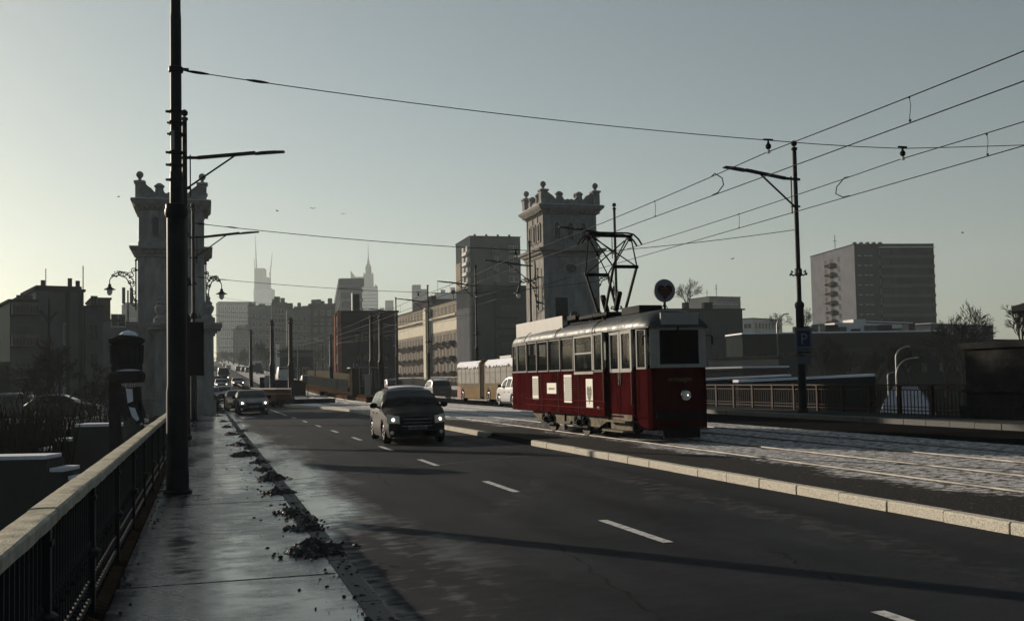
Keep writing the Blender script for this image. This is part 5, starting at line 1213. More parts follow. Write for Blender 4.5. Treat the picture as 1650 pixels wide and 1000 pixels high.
# ------------------------------------------------------------------ articulated bus
t = thing('articulated_bus', 'dirty yellow and cream articulated bus with snow on its roof behind the tram', 'bus', (18.6, 57.5, .3))
D('bus_side', (.36, .31, .22), .8, spec=0.0, var=.35, scale=1.2); D('bus_low', (.42, .30, .18), .8, spec=0.0, var=.25, scale=1.0); D('bus_red', (.35, .03, .02), .5); D('bus_yel', (.42, .29, .07), .8, spec=0.0, var=.2); D('bus_win', (.15, .14, .11), .6, spec=.15, var=.5, scale=1.5); D('bellows', (.16, .14, .13), .9, var=.3)
def bus_sec(y0, y1, cw=1.27):
    b = MB(); b.box(-cw, cw, y0, y1, .95, 2.5); b.build('side_panel', 'bus_side', t, smooth=False)
    b = MB(); b.box(-cw-.004, cw+.004, y0+.01, y1-.01, .3, .95); b.build('lower_panel', 'bus_low', t, smooth=False)
    b = MB(); b.prism([(-cw, 2.5), (cw, 2.5), (cw*.98, 2.62), (cw*.86, 2.75), (-cw*.86, 2.75), (-cw*.98, 2.62)], y0, y1, 'y'); b.build('roof', 'bus_yel', t, smooth=False)
    n = int((y1-y0)/1.15)
    for i in range(n):
        a = y0+.25+(y1-y0-.4)*i/n; b = MB(); b.box(-cw-.012, -cw, a, a+(y1-y0-.4)/n-.12, 1.3, 2.3); b.build('window', 'bus_win', t, smooth=False)
bus_sec(0, 6.6); bus_sec(7.7, 14)
b = MB()
for i in range(9): b.box(-1.2-(.03 if i % 2 else 0), 1.2, 6.6+i*.122, 6.6+(i+1)*.122, .4, 2.6)
b.build('bellows', 'bellows', t, smooth=False)
b = MB(); b.box(-1.27, 1.27, -.03, -.001, .3, 2.65); b.build('rear_wall', 'bus_win' if 0 else 'black', t, smooth=False); b = MB(); b.box(-1.28, 1.28, -.05, -.031, 2.35, 2.75); b.build('rear_sign', 'bus_yel', t)  # black paints in the shade on the end facing us
b = MB(); b.box(-1.285, -1.271, 12.9, 14.0, .3, 1.1); b.build('red_corner', 'bus_red', t)
rg = random.Random(6)
for (a, c) in ((.1, 6.2), (7.9, 13.9)):
    b = MB(); rows = []
    for i in range(30):
        y = a+(c-a)*i/29; lo = 2.5-.25*rg.random(); rows.append([(-1.31, y, lo), (-1.31, y, lo+.1), (-1.27, y, 2.64), (-1.1, y, 2.80), (0, y, 2.86), (1.1, y, 2.8)])
    b.grid(rows); b.build('snow_cover', 'snow', t)
b = MB(); b.box(-.8, .8, 2, 4.5, 2.75, 3.0); b.build('roof_box', 'galv', t)
if .46 not in WM: WM[.46] = wheel_meshes(.46, .3, 6)
for yw in (2.2, 5.6, 12.4):
    for sg in (-1, 1):
        o = link('wheel', None, t); o.location = (sg*1.14, yw, .46); o.rotation_euler.z = 0 if sg > 0 else math.pi; link('tyre', WM[.46][0], o); link('rim', WM[.46][1], o)
        if sg < 0:
            b = MB(); b.prism([(yw+.6*math.cos(k*math.pi/10), .42+.6*math.sin(k*math.pi/10)) for k in range(11)], -1.276, -1.262, 'x'); b.build('wheel_arch', 'black', t)
b = MB(); b.box(-1.1, 1.1, .2, 13.8, .25, .5); b.build('underbody', 'black', t)

# ------------------------------------------------------------------ the old tram
def tram():
    t = thing('old_tram', 'vintage dark red and cream tram with a raised pantograph and white posters on its side', 'tram', (10.38, 21.3, .352))
    ZB, ZW, ZG, ZR = .55, 1.68, 2.6, 3.02     # skirt, belt, gutter
    L = 10.7
    def plan(o=0.0, lo=False):
        half = [(-.60, .0), (-.68, .05), (-.73, .17), (-.80, .66), (-.84, .72), (-.86, 2.14), (-.98, 2.20), (-.985, 8.5), (-.93, 10.2), (-.80, 10.55), (-.6, L)]
        h_ = [(x-(o if x < 0 else 0), y+(-o if y < .3 else (o if y > L-.5 else 0))) for x, y in half]
        return h_+[(-x, y) for x, y in h_[::-1]]
    P = plan()
    def band(z0, z1, o=0.0, cap_=False):
        b = MB(); Q = plan(o); n = len(Q); vs = [(x, y, z0) for x, y in Q]+[(x, y, z1) for x, y in Q]; b.add(vs, [(i, (i+1) % n, n+(i+1) % n, n+i) for i in range(n)])
        if cap_: b.add(vs, [tuple(range(n)), tuple(range(n, 2*n))])
        return b
    body = band(ZB, ZW).build('body', 'red', t, smooth=False)
    lows = MB(); Q = [p for p in plan()]
    fr = MB(); fr.prism([(-.60, .0), (-.68, .05), (-.73, .17), (-.79, .62), (.79, .62), (.73, .17), (.68, .05), (.6, 0)], .30, ZB, 'z'); fr.build('front_skirt', 'red', t, smooth=False)
    # rails and mouldings on the red side
    D('red_line', (.16, .04, .038), .8)
    for z, m_ in ((ZW-.02, 'red'), (.72, 'red_line'), (.90, 'red_line')):
        b = MB(); 
        b.box(-.998, -.984, 2.22, 8.6, z-.012, z+.012); b.build('moulding', m_, t)
    b = band(ZB-.02, ZB+.02, .012); b.build('skirt_edge', 'red', t)
    for y in (4.0, 5.6, 7.1): b = MB(); b.box(-.992, -.984, y-.008, y+.008, ZB, ZW); b.build('panel_seam', 'black', t)
    # floor and interior
    b = MB(); b.prism([(x*.97, min(max(y, .06), L-.06)) for x, y in P], .62, .70, 'z'); b.build('floor', 'brown', t, smooth=False)
    b = MB()
    for y in (3.0, 3.9, 4.8, 5.7, 6.6, 7.5): 
        for x in (-.62, .62): b.box(x-.22, x+.22, y, y+.38, 1.05, 1.12); b.box(x-.22, x+.22, y+.34, y+.40, 1.1, 1.75)
    b.build('seat_row', 'brown', t)['kind'] = 'stuff'
    b = MB(); b.box(-.9, .9, 2.2, 2.24, .7, 1.75); b.box(-.9, -.35, 2.2, 2.24, 1.75, ZG); b.box(.35, .9, 2.2, 2.24, 1.75, ZG); b.build('bulkhead', 'brown', t, smooth=False)
    b = MB(); b.box(-.5, .5, .14, .5, .7, 1.6); b.build('drivers_desk', 'black', t)
    # window posts
    def seg(p, q, z0, z1, th, mname, name, off=0.0, w=None):
        p = Vector((p[0], p[1], 0)); q = Vector((q[0], q[1], 0)); d = (q-p); n_ = Vector((d.y, -d.x, 0)).normalized()
        if n_.x > 0 and p.x < 0 or (n_.x < 0 and p.x > 0): n_ = -n_
        if abs(d.x) > abs(d.y)*3: n_ = Vector((0, -1 if p.y < 3 else 1, 0))
        a = n_*off; c = n_*(off-th); vs = [p+a, q+a, q+c, p+c]; b = MB(); b.add([(v.x, v.y, z) for z in (z0, z1) for v in vs], [(0, 1, 2, 3), (4, 5, 6, 7), (0, 1, 5, 4), (1, 2, 6, 5), (2, 3, 7, 6), (3, 0, 4, 7)])
        return b.build(name, mname, t, smooth=False)
    def lerp2(p, q, f): return (p[0]+(q[0]-p[0])*f, p[1]+(q[1]-p[1])*f)
    def framed(p, q, z0, z1, fw, mname, name='window', mid=None, off=.012, glass='tram_glass'):
        Ls = math.dist(p, q); f = fw/Ls
        o = seg(p, q, z0, z0+fw, .05, mname, name, off); 
        for x in (seg(p, q, z1-fw, z1, .05, mname, 'frame', off), seg(p, lerp2(p, q, f), z0+fw, z1-fw, .05, mname, 'frame', off), seg(lerp2(p, q, 1-f), q, z0+fw, z1-fw, .05, mname, 'frame', off)): x.parent = o
        if mid: x = seg(lerp2(p, q, f), lerp2(p, q, 1-f), mid-.02, mid+.02, .04, mname, 'frame', off-.004); x.parent = o
        x = seg(lerp2(p, q, f), lerp2(p, q, 1-f), z0+fw, z1-fw, .008, glass, 'pane', off-.02); x.parent = o
        return o
    for s in (-1, 1):
        X = s*.985
        framed((X, 2.24), (X, 2.86), ZW-.05, ZG+.0, .05, 'cream'); framed((X, 2.90), (X, 4.28), ZW-.1, ZG+.0, .07, 'cream', mid=2.12)
        ys_ = (4.34, 5.38, 6.42, 7.46, 8.46)
        for a, c in zip(ys_, ys_[1:]): framed((X, a+.03), (X, c-.03), ZW, ZG-.02, .04, 'frame_d', off=.0, glass='tram_glass', mid=None)
        framed((s*.98, 8.5), (s*.94, 9.6), ZW, ZG-.02, .05, 'frame_d', off=0, glass='tram_glass'); framed((s*.94, 9.64), (s*.86, 10.4), ZW, ZG-.02, .05, 'frame_d', off=0, glass='tram_glass')
        for y in ys_[1:]: b = MB(); b.box(X-.02, X+.02, y-.03, y+.03, ZW, ZG); b.build('window_post', 'frame_d', t)
        # folding door: two leaves
        for k, (a, c) in enumerate((((s*.842, .76), (s*.852, 1.42)), ((s*.852, 1.46), (s*.860, 2.1)))):
            d_ = seg(a, c, .62, ZW-.08, .04, 'red', 'door_leaf', .014); f_ = framed(a, c, ZW-.08, ZG, .09, 'cream', 'window', off=.018); f_.parent = d_
            h_ = seg(lerp2(a, c, .93 if k == 0 else .03), lerp2(a, c, .97 if k == 0 else .07), 1.3, 1.6, .02, 'chrome', 'handle', .04); h_.parent = d_
        framed((s*.80, .60), (s*.735, .20), ZW-.02, ZG, .045, 'cream', 'corner_window')
        b = MB(); b.box(s*.88-.16, s*.88+.16, .8, 2.1, .42, .46); b.box(s*.98-.12, s*.98+.12, .8, 2.1, .20, .24); b.box(s*.84-.02, s*.84+.02, .8, 2.1, .2, .6); b.build('step', 'chassis', t)
        b = MB(); b.tube([(s*.85, .72, .8), (s*.89, .72, .85), (s*.89, .72, 1.6), (s*.85, .72, 1.65)], .011, 6); b.build('grab_rail', 'frame_d', t)
        b = MB(); b.tube([(s*.97, 2.17, .85), (s*1.01, 2.17, .9), (s*1.01, 2.17, 1.8), (s*.97, 2.17, 1.85)], .011, 6); b.build('grab_rail', 'frame_d', t)
        b = MB(); b.bar((s*.76, .14, 2.42), (s*.86, .05, 2.40), .02, .02); b.cbox((s*.87, .05, 2.3), (.05, .02, .2)); b.build('wing_mirror', 'black', t)
    D_ = None
    # front face
    seg((-.70, .06), (-.56, .0), ZW, ZG+.02, .05, 'cream', 'corner_post', .01); seg((.56, .0), (.70, .06), ZW, ZG+.02, .05, 'cream', 'corner_post', .01)
    framed((-.57, .0), (.57, .0), ZW-.0, ZG+.02, .08, 'cream', 'windscreen', off=.014, glass='tram_glass_dk')
    b = MB(); b.box(-.47, .47, -.075, -.02, 2.66, 2.93); b.build('destination_board', 'cream', t)
    b = MB(); b.tube([(-.05, -.03, 2.62), (-.05, -.08, 2.58), (-.05, -.04, 2.5)], .02, 6); b.tube([(-.05, -.045, 2.55), (.1, -.045, 1.9)], .009, 4); b.build('wiper', 'black', t)
    text('WYNAJEM', .13, 'gilt', t, (-.0, -.006, 1.36), (R(90), 0, 0), 'front_lettering')
    b = MB(); q = MB().lathe([(.13, -.02), (.13, .05), (.115, .07), (.10, .06)], n=20); b.add([(x, -z, y) for x, y, z in q.v], q.f); b.v = [(x+.12, y, z+1.05) for x, y, z in b.v]; hl = b.build('headlight', 'chrome', t)
    b = MB(); q = MB().lathe([(.10, 0), (.07, .03), (.01, .045)], n=16); b.add([(x+.12, -z-.055, y+1.05) for x, y, z in q.v], q.f); b.build('lens', 'lamp_glass', hl); b = MB(); b.ball((.14, -.09, 1.05), .02, 8, 5); b.build('bulb', 'lamp_soft', hl)
    b = MB(); b.box(-.62, .62, -.06, .0, .52, .64); b.tube([(0, -.1, .42), (0, -.3, .42)], .05, 8); b.build('bumper', 'black', t); b = MB(); b.box(-.45, .45, -.04, .0, .08, .3); b.build('life_guard', 'black', t)
    # roof
    rows = []; prof = [(1.04, 0), (1.05, .05), (1.0, .16), (.88, .27), (.66, .37), (.36, .425), (0, .44)]
    def rw(y):
        e = max(.001, min(y+.12, L+.12-y)); f = 1.0
        if e < 1.1: f = math.sqrt(max(.0, 1-((1.1-e)/1.1)**2))*.5+.5 if e > 0 else .5
        wd = interp([(0, .60), (.05, .68), (.2, .74), (.75, .80), (2.1, .87), (2.7, .97), (99, .97)], e)
        return wd, f
    for y in [-.07, -.06, -.04, 0, .05, .2, .45, .8, 1.3, 2.0, 2.7, 4, 5.5, 7, 8.4, 9.2, 9.8, 10.2, 10.45, 10.65, 10.76, 10.82]:
        wd, f = rw(y); e = max(.0001, min(y+.07, L+.12-y)); g = min(1, max(0.02, e/.5))**.3
        rows.append([(x*wd, y, ZG+z*g) for x, z in prof]+[(-x*wd, y, ZG+z*g) for x, z in prof[-2::-1]])
    b = MB(); b.grid(rows); n = len(rows[0]); b.f += [list(range(n)), [(len(rows)-1)*n+j for j in range(n)]]; b.mi += [0, 0]; b.build('roof', 'roof_grey', t)
    b = MB()
    for s in (-1, 1): b.tube([(s*1.05*rw(y)[0], y, ZG+.01) for y in (.0, .4, 1, 2, 4, 6, 8, 9.5, 10.4)], .02, 5)
    b.build('gutter', 'roof_grey', t)
    for y in (2.75, 5.6, 8.4): b = MB(); b.tube([(x*1.004, y, ZG+z+.004) for x, z in prof]+[(-x*1.004, y, ZG+z+.004) for x, z in prof[-2::-1]], .012, 4); b.build('roof_seam', 'roof_grey', t)
    # posters
    def poster(y0, y1, z0, z1, nm='poster'):
        b = MB(); b.box(-.995, -.987, y0, y1, z0, z1); return b.build(nm, 'paper', t, smooth=False)
    def lines(po, y0, y1, z0, z1, n, seed, dense=1.0):
        rg = random.Random(seed); b = MB()
        for i in range(n):
            z = z1-(z1-z0)*(i+.5)/n; y = y0+.02
            while y < y1-.05: wl = rg.uniform(.03, .11); b.box(-.999, -.9955, y, min(y+wl, y1-.02), z-.35*(z1-z0)/n, z+.3*(z1-z0)/n); y += wl+.02
        b.build('print', 'ink', po, smooth=False)
    p1 = poster(7.35, 7.9, .88, 1.56); lines(p1, 7.35, 7.9, 1.0, 1.5, 9, 1)
    p2 = poster(5.75, 6.55, 1.06, 1.36); text('ZAPRASZAMY', .085, 'ink', p2, (-.998, 6.15, 1.17), (R(90), 0, R(-90)), 'print')
    p3 = poster(4.5, 5.1, .83, 1.58); lines(p3, 4.5, 5.1, .88, 1.52, 13, 2)
    p4 = poster(2.95, 3.42, .72, 1.46)
    def heart(cx, cz, w_, h_, x0, x1, axis, m_, par, nm='heart'):
        pts = []
        for k in range(40):
            a = 2*math.pi*k/40; x = 16*math.sin(a)**3/17; z = (13*math.cos(a)-5*math.cos(2*a)-2*math.cos(3*a)-math.cos(4*a))/17
            pts.append((cx+x*w_/2, cz+z*h_/2))
        b = MB(); b.prism(pts, x0, x1, axis); return b.build(nm, m_, par, smooth=False)
    D('heart_pale', (.5, .48, .40), .8)
    hh = heart(3.185, 1.08, .36, .56, -.999, -.9955, 'x', 'heart_pale', p4)
    for k, tx in enumerate(('WIELKA', 'ORKIESTRA', 'POMOCY')): text(tx, .06, 'ink', p4, (-1.001, 3.185, 1.16-.1*k), (R(90), 0, R(-90)), 'print')
    text('116', .1, 'paper', t, (-.988, 2.62, .70), (R(90), 0, R(-90)), 'fleet_number')
    # boards and sign on the roof
    b = MB(); b.box(-.86, -.83, 5.5, 9.9, ZG+.2, ZG+.62); bd = b.build('roof_board', 'frame_w', t)
    b = MB(); b.box(.55, .58, 5.2, 8.4, ZG+.36, ZG+.72); b.build('roof_board', 'frame_w', t)
    b = MB(); q = MB().lathe([(.27, -.025), (.27, .025)], n=32); b.add([(x, z+.7, y+3.50) for x, y, z in q.v], q.f); sgn_ = b.build('round_sign', 'sign_white', t)
    heart(0, 3.48, .4, .42, .655, .674, 'y', 'heart', sgn_)
    for k, (tx, sz) in enumerate((('WIELKA', .058), ('ORKIESTRA', .05), ('POMOCY', .05))): text(tx, sz, 'sign_grey', sgn_, (0, .654, 3.52-.075*k), (R(90), 0, 0), 'print')
    b = MB(); b.tube([(0, .7, 3.0), (0, .7, 3.24)], .03, 6); b.tube([(-.12, .72, 3.02), (.0, .7, 3.2)], .012, 4); b.tube([(.12, .72, 3.02), (.0, .7, 3.2)], .012, 4); b.build('sign_post', 'black', sgn_)
    # roof gear
    b = MB(); b.box(-.55, .55, 3.0, 5.0, ZG+.48, ZG+.56); 
    for y in (3.1, 4.0, 4.9): b.bar((-.62, y, ZG+.40), (.62, y, ZG+.40), .05, .05)
    for x in (-.5, .5): 
        for y in (3.1, 4.9): b.lathe([(.04, 0), (.07, .03), (.04, .06), (.07, .09), (.04, .12)], (x, y, ZG+.36), 8)
    b.box(-.3, .3, 1.5, 2.6, ZG+.44, ZG+.62); b.build('roof_frame', 'black', t)
    b = MB(); 
    for i in range(12): x = -.6+.09*i; b.box(x, x+.05, 5.15, 5.8, ZG+.40, ZG+.62)
    b.tube([(-.75, 2.6, ZG+.32), (-.75, 5.1, ZG+.36)], .025, 6); b.tube([(-.7, 3.0, ZG+.5), (-.7, 3.6, ZG+.5), (-.7, 3.6, ZG+.3)], .015, 5); b.build('resistor_box', 'black', t)
    for (x, y) in ((-.35, 5.9), (.25, 5.6)):
        b = MB(); b.tube([(x, y, ZG+.4), (x, y, ZG+.55)], .015, 5); q = MB().lathe([(.12, -.012), (.12, .012)], n=18); b.add([(x+v[0], y+v[2], ZG+.66+v[1]) for v in q.v], q.f); b.build('end_marker', 'sign_grey', t)
    # pantograph: a diamond frame
    pg = MB(); z0, zk, zt = ZG+.60, ZG+1.72, 5.32; yc = 4.0
    for e in (-1, 1):
        yk = yc+e*1.0
        for x in (-.28, .28): pg.bar((x, yc+e*.25, z0), (x*1.15, yk, zk), .055, .055)
        pg.bar((0, yc+e*.3, z0+.05), (0, yk*.6+yc*.4, z0+.5), .12, .09)
        pg.tube([(-.36, yk, zk), (.36, yk, zk)], .045, 8)
        for x in (-1, 1): pg.tube([(x*.33, yk, zk), (x*.55, yc+e*.16, zt-.12)], .02, 6)
        pg.tube([(-.33, yk, zk), (.5, yc+e*.16, zt-.16)], .018, 6); pg.tube([(.33, yk, zk), (-.5, yc+e*.16, zt-.16)], .018, 6)
    fr_ = pg.build('pantograph', 'black', t)
    b = MB(); b.tube([(-.2, yc+.45, z0+.1), (-.16, yc+.75, z0+.42)], .065, 10); b.build('copper_spring', 'copper', fr_)
    b = MB()
    for e in (-1, 1):
        y = yc+e*.16; b.tube([(-.86, y, zt-.30), (-.76, y, zt-.15), (-.62, y, zt-.03), (-.45, y, zt), (.45, y, zt), (.62, y, zt-.03), (.76, y, zt-.15), (.86, y, zt-.30)], .024, 6)
    b.bar((-.55, yc-.16, zt-.12), (-.55, yc+.16, zt-.12), .05, .05); b.bar((.55, yc-.16, zt-.12), (.55, yc+.16, zt-.12), .05, .05); b.bar((-.62, yc, zt-.06), (.62, yc, zt-.06), .24, .05); b.ball((-.6, yc, zt-.14), .07, 8, 6); b.ball((.6, yc, zt-.14), .07, 8, 6); b.build('collector_head', 'black', fr_)
    # running gear
    for s in (-1, 1):
        x0, x1 = (-.86, -.82) if s < 0 else (.82, .86)
        b = MB(); b.prism([(2.3, .54), (2.3, .42), (2.9, .24), (7.6, .24), (8.3, .44), (8.3, .54)], x0, x1, 'x'); b.build('side_frame', 'chassis', t, smooth=False)
        for yw in (4.05, 6.75):
            b = MB(); b.box(s*.9-.07, s*.9+.07, yw-.12, yw+.12, .22, .5); b.ball((s*.98, yw, .33), .09, 10, 7)
            for dy in (-.3, .3): b.lathe([(.05, 0), (.09, .02), (.06, .04), (.09, .06), (.06, .08), (.09, .1), (.06, .12), (.09, .14), (.05, .2)], (s*.93, yw+dy, .28), 8)
            b.bar((s*.92, yw-.55, .22), (s*.92, yw+.55, .22), .05, .05); b.build('axle_box', 'black', t)
            b = MB(); q = MB().lathe([(.33, -.05), (.36, -.05), (.36, -.03), (.33, -.02), (.33, .06)], n=24); b.add([(s*.72+v[2], yw+v[0], .33+v[1]) for v in q.v], q.f); b.build('wheel', 'iron_rust', t)
        b = MB(); b.bar((s*.88, 4.9, .3), (s*.88, 5.9, .24), .05, .06); b.bar((s*.88, 5.4, .5), (s*.88, 5.4, .12), .04, .04); b.cbox((s*.88, 5.45, .14), (.1, .25, .12)); b.tube([(s*.86, 2.3, .45), (s*.9, 2.3, .2), (s*.9, 2.6, .1)], .02, 5); b.build('brake_gear', 'iron_rust', t)
    b = MB(); b.box(-.6, .6, 2.4, 8.2, .2, .6); b.box(-.55, .55, .3, 2.4, .25, .6); b.build('under_equipment', 'black', t)
D('tram_glass', (.01, .012, .012), .08, alpha=.4, spec=.2); D('tram_glass_dk', (.012, .012, .012), .1, alpha=.9, spec=.15); D('gilt', (.30, .24, .13), .5)
tram()

# ------------------------------------------------------------------ traffic island with curved wall, shelter, platform
t = thing('curved_wall', 'curved brown parapet wall of the stairwell on the traffic island', 'wall', (0, 0, 0))
pts = []
for (px, yt, yb_, Dp) in ((383, 619, 633, 128), (392, 623, 638, 112), (405, 626, 642, 102), (420, 627, 645, 96), (445, 627, 648, 90), (470, 627, 649, 87)):
    a = atD(px, yt, Dp); pts.append((a.x, a.y, a.z, zr(a.y)-.1))
b = MB(); rows = []
for (x, y, z, zz) in pts: rows.append([(x, y, zz), (x, y, z), (x+.05, y+.35, z), (x+.05, y+.35, zz)])
b.grid(rows); b.build('wall', 'brown', t, smooth=False)
b = MB(); rows = [[(x-.03, y-.06, z-.0), (x-.03, y-.06, z+.12), (x+.06, y+.4, z+.12), (x+.06, y+.4, z)] for (x, y, z, zz) in pts]; b.grid(rows); b.build('coping', 'iron_rust', t, smooth=False)
b = MB(); rows = [[(x-.02, y-.08, z-.42), (x-.02, y-.1, z-.36), (x-.02, y-.04, z-.34)] for (x, y, z, zz) in pts]; b.grid(rows); b.build('ledge', 'concrete_dk', t, smooth=False)
for (px, w_, yt, Dp, hgt, mm, lab, dpt) in ((420, 1.3, 608, 108, 2.6, 'stone_dark', 'dark ticket hut between the left and middle ornate poles', 2), (427, .75, 605, 106, 2.3, 'frame_w', 'pale concrete block leaning on the dark hut of the island', .6), (441, 3.2, 612, 104, 2.4, 'stone_dark', 'dark round backed stairwell block behind the middle ornate pole', 2)):
    p = atD(px, yt, Dp); z_ = zr(p.y); t = thing('island_hut', lab, 'hut', (p.x, p.y, z_)); b = MB(); h_ = p.z-z_
    b.prism([(0, 0), (w_, 0), (w_, h_*.8), (w_*.85, h_*.96), (w_*.6, h_), (0, h_)], 0, dpt, 'y'); b.build('wall', mm, t, smooth=False); b = MB(); b.box(-.05, w_*.6, -.05, dpt+.05, h_+.002, h_+.06); b.build('snow_cover', 'snow', t)
# rubble strip of reddish earth by the wall
b = MB(); rows = []
for k in range(12):
    x = 436+10*k; a = atD(min(x, 500), 655-.2*k, 78); rows.append(None)
t = thing('earth_kerb', 'dark low kerb block at the tip of the traffic island', 'kerb block', (4.9, 76, .3)); b = MB(); b.prism([(0, 0), (4.2, 1.2), (4.6, 2.6), (3.8, 3.6), (0, 3.4)], 0, .34, 'z'); b.build('block', 'stone_dark', t, smooth=False)
rg = random.Random(2); b = MB()
for k in range(160): px = rg.uniform(434, 470); p = atD(px, rg.uniform(648, 653), rg.uniform(74, 78)); r_ = rg.uniform(.04, .12); b.ball((p.x, p.y, p.z), r_, 5, 4)
struct(b.build('rubble', 'dirt_strip', smooth=False), 'stuff', 'reddish rubble and dead grass at the foot of the curved wall')
# mesh fence panel beside the right ornate pole
p = atD(470, 650, 84); t = thing('mesh_fence', 'thin wire mesh fence panel right of the right ornate pole', 'fence', (p.x, p.y, .3)); b = MB()
for k in range(9): b.box(k*.16, k*.16+.012, 0, .012, 0, 1.35)
for k in range(7): b.box(0, 1.3, 0, .012, .1+k*.2, .112+k*.2)
b.box(-.03, .03, -.03, .03, 0, 1.45); b.box(1.3, 1.36, -.03, .03, 0, 1.45); b.build('mesh', 'iron', t)
# tram platform with reddish edge
t = thing('tram_platform', 'low tram platform with a reddish brown edge in the middle distance', 'platform', (0, 0, 0))
pl = [atD(px, 0, 1) for px in (0,)]
edge = [(476, 620, 142), (500, 627, 118), (530, 631, 100), (565, 636, 86), (600, 642, 75), (618, 644, 71)]; rows = []; rows2 = []
for (px, yb_, Dp) in edge:
    a = atD(px, yb_, Dp); z0_ = .25+zr(a.y); rows.append([(a.x, a.y, z0_-.1), (a.x, a.y, z0_+.34), (a.x+.4, a.y+.3, z0_+.35), (a.x+3.2, a.y+2.2, z0_+.36)])
b = MB(); b.grid(rows); b.build('edge', 'dirt_strip', t, smooth=False)
for (px, yb_, Dp) in ((521, 630, 104), (566, 637, 85), (598, 642, 75)):
    a = atD(px, yb_, Dp); b = MB(); b.cbox((a.x, a.y-.05, .5+zr(a.y)), (.7, .5, .5)); b.build('block', 'brown', t, smooth=False)
# shelter
p = atD(563, 593, 92); zg = .35+zr(p.y); H_ = p.z-zg
t = thing('tram_shelter', 'dark tram stop shelter with a thin pale roof edge and a glass side panel', 'shelter', (p.x, p.y, zg)); S = 92/1650
b = MB(); b.box(0, 62*S, -.3, 1.6, H_, H_+.08); b.build('roof', 'galv', t); b = MB(); b.box(4*S, 16*S, 0, 1.2, 0, H_); b.build('kiosk', 'w_brown', t, smooth=False)
b = MB(); b.box(24*S, 34*S, -.05, .0, .1, H_*.78); b.build('glass_panel', 'frame_w', t)
for x in (20, 40, 55): b = MB(); b.box(x*S, x*S+.08, 1.4, 1.48, 0, H_); b.build('post', 'black', t)
b = MB(); b.box(20*S, 55*S, 1.2, 1.3, .3, .8); b.build('bench', 'brown', t)
b = MB(); b.box(7*S, 14*S, -.1, .0, H_+.12, H_+.45); sg_ = b.build('line_sign', 'sign_blue', t); b = MB(); b.box(10*S, 13.5*S, -.12, -.101, H_+.17, H_+.4); b.build('white_field', 'sign_white', sg_)
# low stone parapet behind the platform
t = thing('parapet_wall', 'low sunlit yellowish parapet wall beyond the tram platform', 'wall', (0, 0, 0)); b = MB(); rows = []
for (px, yt, Dp) in ((495, 596, 175), (520, 597, 160), (545, 600, 140), (568, 602, 122)):
    a = atD(px, yt, Dp); zz = zr(a.y)-.2; rows.append([(a.x, a.y, zz), (a.x, a.y, a.z), (a.x+.1, a.y+.5, a.z), (a.x+.1, a.y+.5, zz)])
b.grid(rows); b.build('wall', 'w_parapet', t, smooth=False)
t = thing('parapet_wall', 'low dark barrier wall between the platform and the yellowish parapet', 'wall', (0, 0, 0)); b = MB(); rows = []
for (px, yt, Dp) in ((488, 605, 150), (510, 606, 138), (540, 610, 118), (560, 611, 108)):
    a = atD(px, yt, Dp); zz = zr(a.y)-.2; rows.append([(a.x, a.y, zz), (a.x, a.y, a.z), (a.x+.1, a.y+.4, a.z), (a.x+.1, a.y+.4, zz)])
b.grid(rows); b.build('wall', 'w_dark', t, smooth=False)
t = thing('iron_fence', 'dark iron fence in front of the pale apartment block', 'fence', (0, 0, 0)); a = atD(636, 609, 120); c = atD(742, 607, 95); b = MB(); n = 60
b.bar(a, c, .06, .08); b.bar(a-Vector((0, 0, 1.2)), c-Vector((0, 0, 1.0)), .1, .35)
for k in range(n+1): q = a.lerp(c, k/n); b.bar(q, q-Vector((0, 0, 1.2)), .05, .05)
b.build('fence', 'iron', t)
p = atD(405, 596, 235); t = thing('truck', 'white box truck far away behind the leftmost ornate pole', 'truck', (p.x, p.y, zr(p.y))); b = MB(); b.box(0, 2.4, 0, 5, .9, 3.3); b.build('box_body', 'w_white', t); b = MB(); b.box(.1, 2.3, -1.8, -.05, .7, 2.4); b.build('cab', 'w_dark', t); b = MB(); b.box(.9, 2.3, -.01, -.004, 1.7, 2.8); b.build('picture', 'sign_blue', t)
b = MB(); [b.tube([(x, y, .5), (x+.3, y, .5)], .5, 12) for x in (0, 2.1) for y in (-1, 3.5)]; b.build('wheel', 'rubber', t)

# ------------------------------------------------------------------ slush heaps along the left kerb
def heap(cx, cy, rx, ry, h_, seed, label):
    from mathutils import noise
    b = MB(); n, m_ = 40, 64; rows = []
    for i in range(n+1):
        r_ = i/n; row = []
        for j in range(m_):
            a = 2*math.pi*j/m_; edge = .62+.34*noise.noise(Vector((math.cos(a)*1.6, math.sin(a)*1.6, seed)))+.22*noise.noise(Vector((math.cos(a)*5, math.sin(a)*5, seed+3)))
            x = rx*r_*math.cos(a)*edge*1.35; y = ry*r_*math.sin(a)*edge*1.35
            q = Vector((x*5.5, y*5.5, seed*1.7)); z = h_*(1-r_**1.6)*(.75+.5*noise.noise(q*.5))+.05*noise.noise(q*1.3)*(1-r_*.6)+.03*noise.noise(q*3.4)+.014*noise.noise(q*8)
            row.append((x, y, max(z, -.01) if r_ < 1 else -.02))
        row.append(row[0]); rows.append(row)
    b.grid(rows); rg = random.Random(seed)
    for k in range(26):
        a = rg.uniform(0, 6.28); d = rg.uniform(.75, 1.35); r_ = rg.uniform(.008, .03); b.ball((rx*d*math.cos(a), ry*d*math.sin(a), r_*.4), r_, 6, 4, .7)
    o = b.build('slush_heap', 'mud', None, smooth=False); o.location = (cx, cy, .156 if cx < 1.25 else .01); tag(o, label, 'slush heap', 'dirty slush heaps along the left kerb')
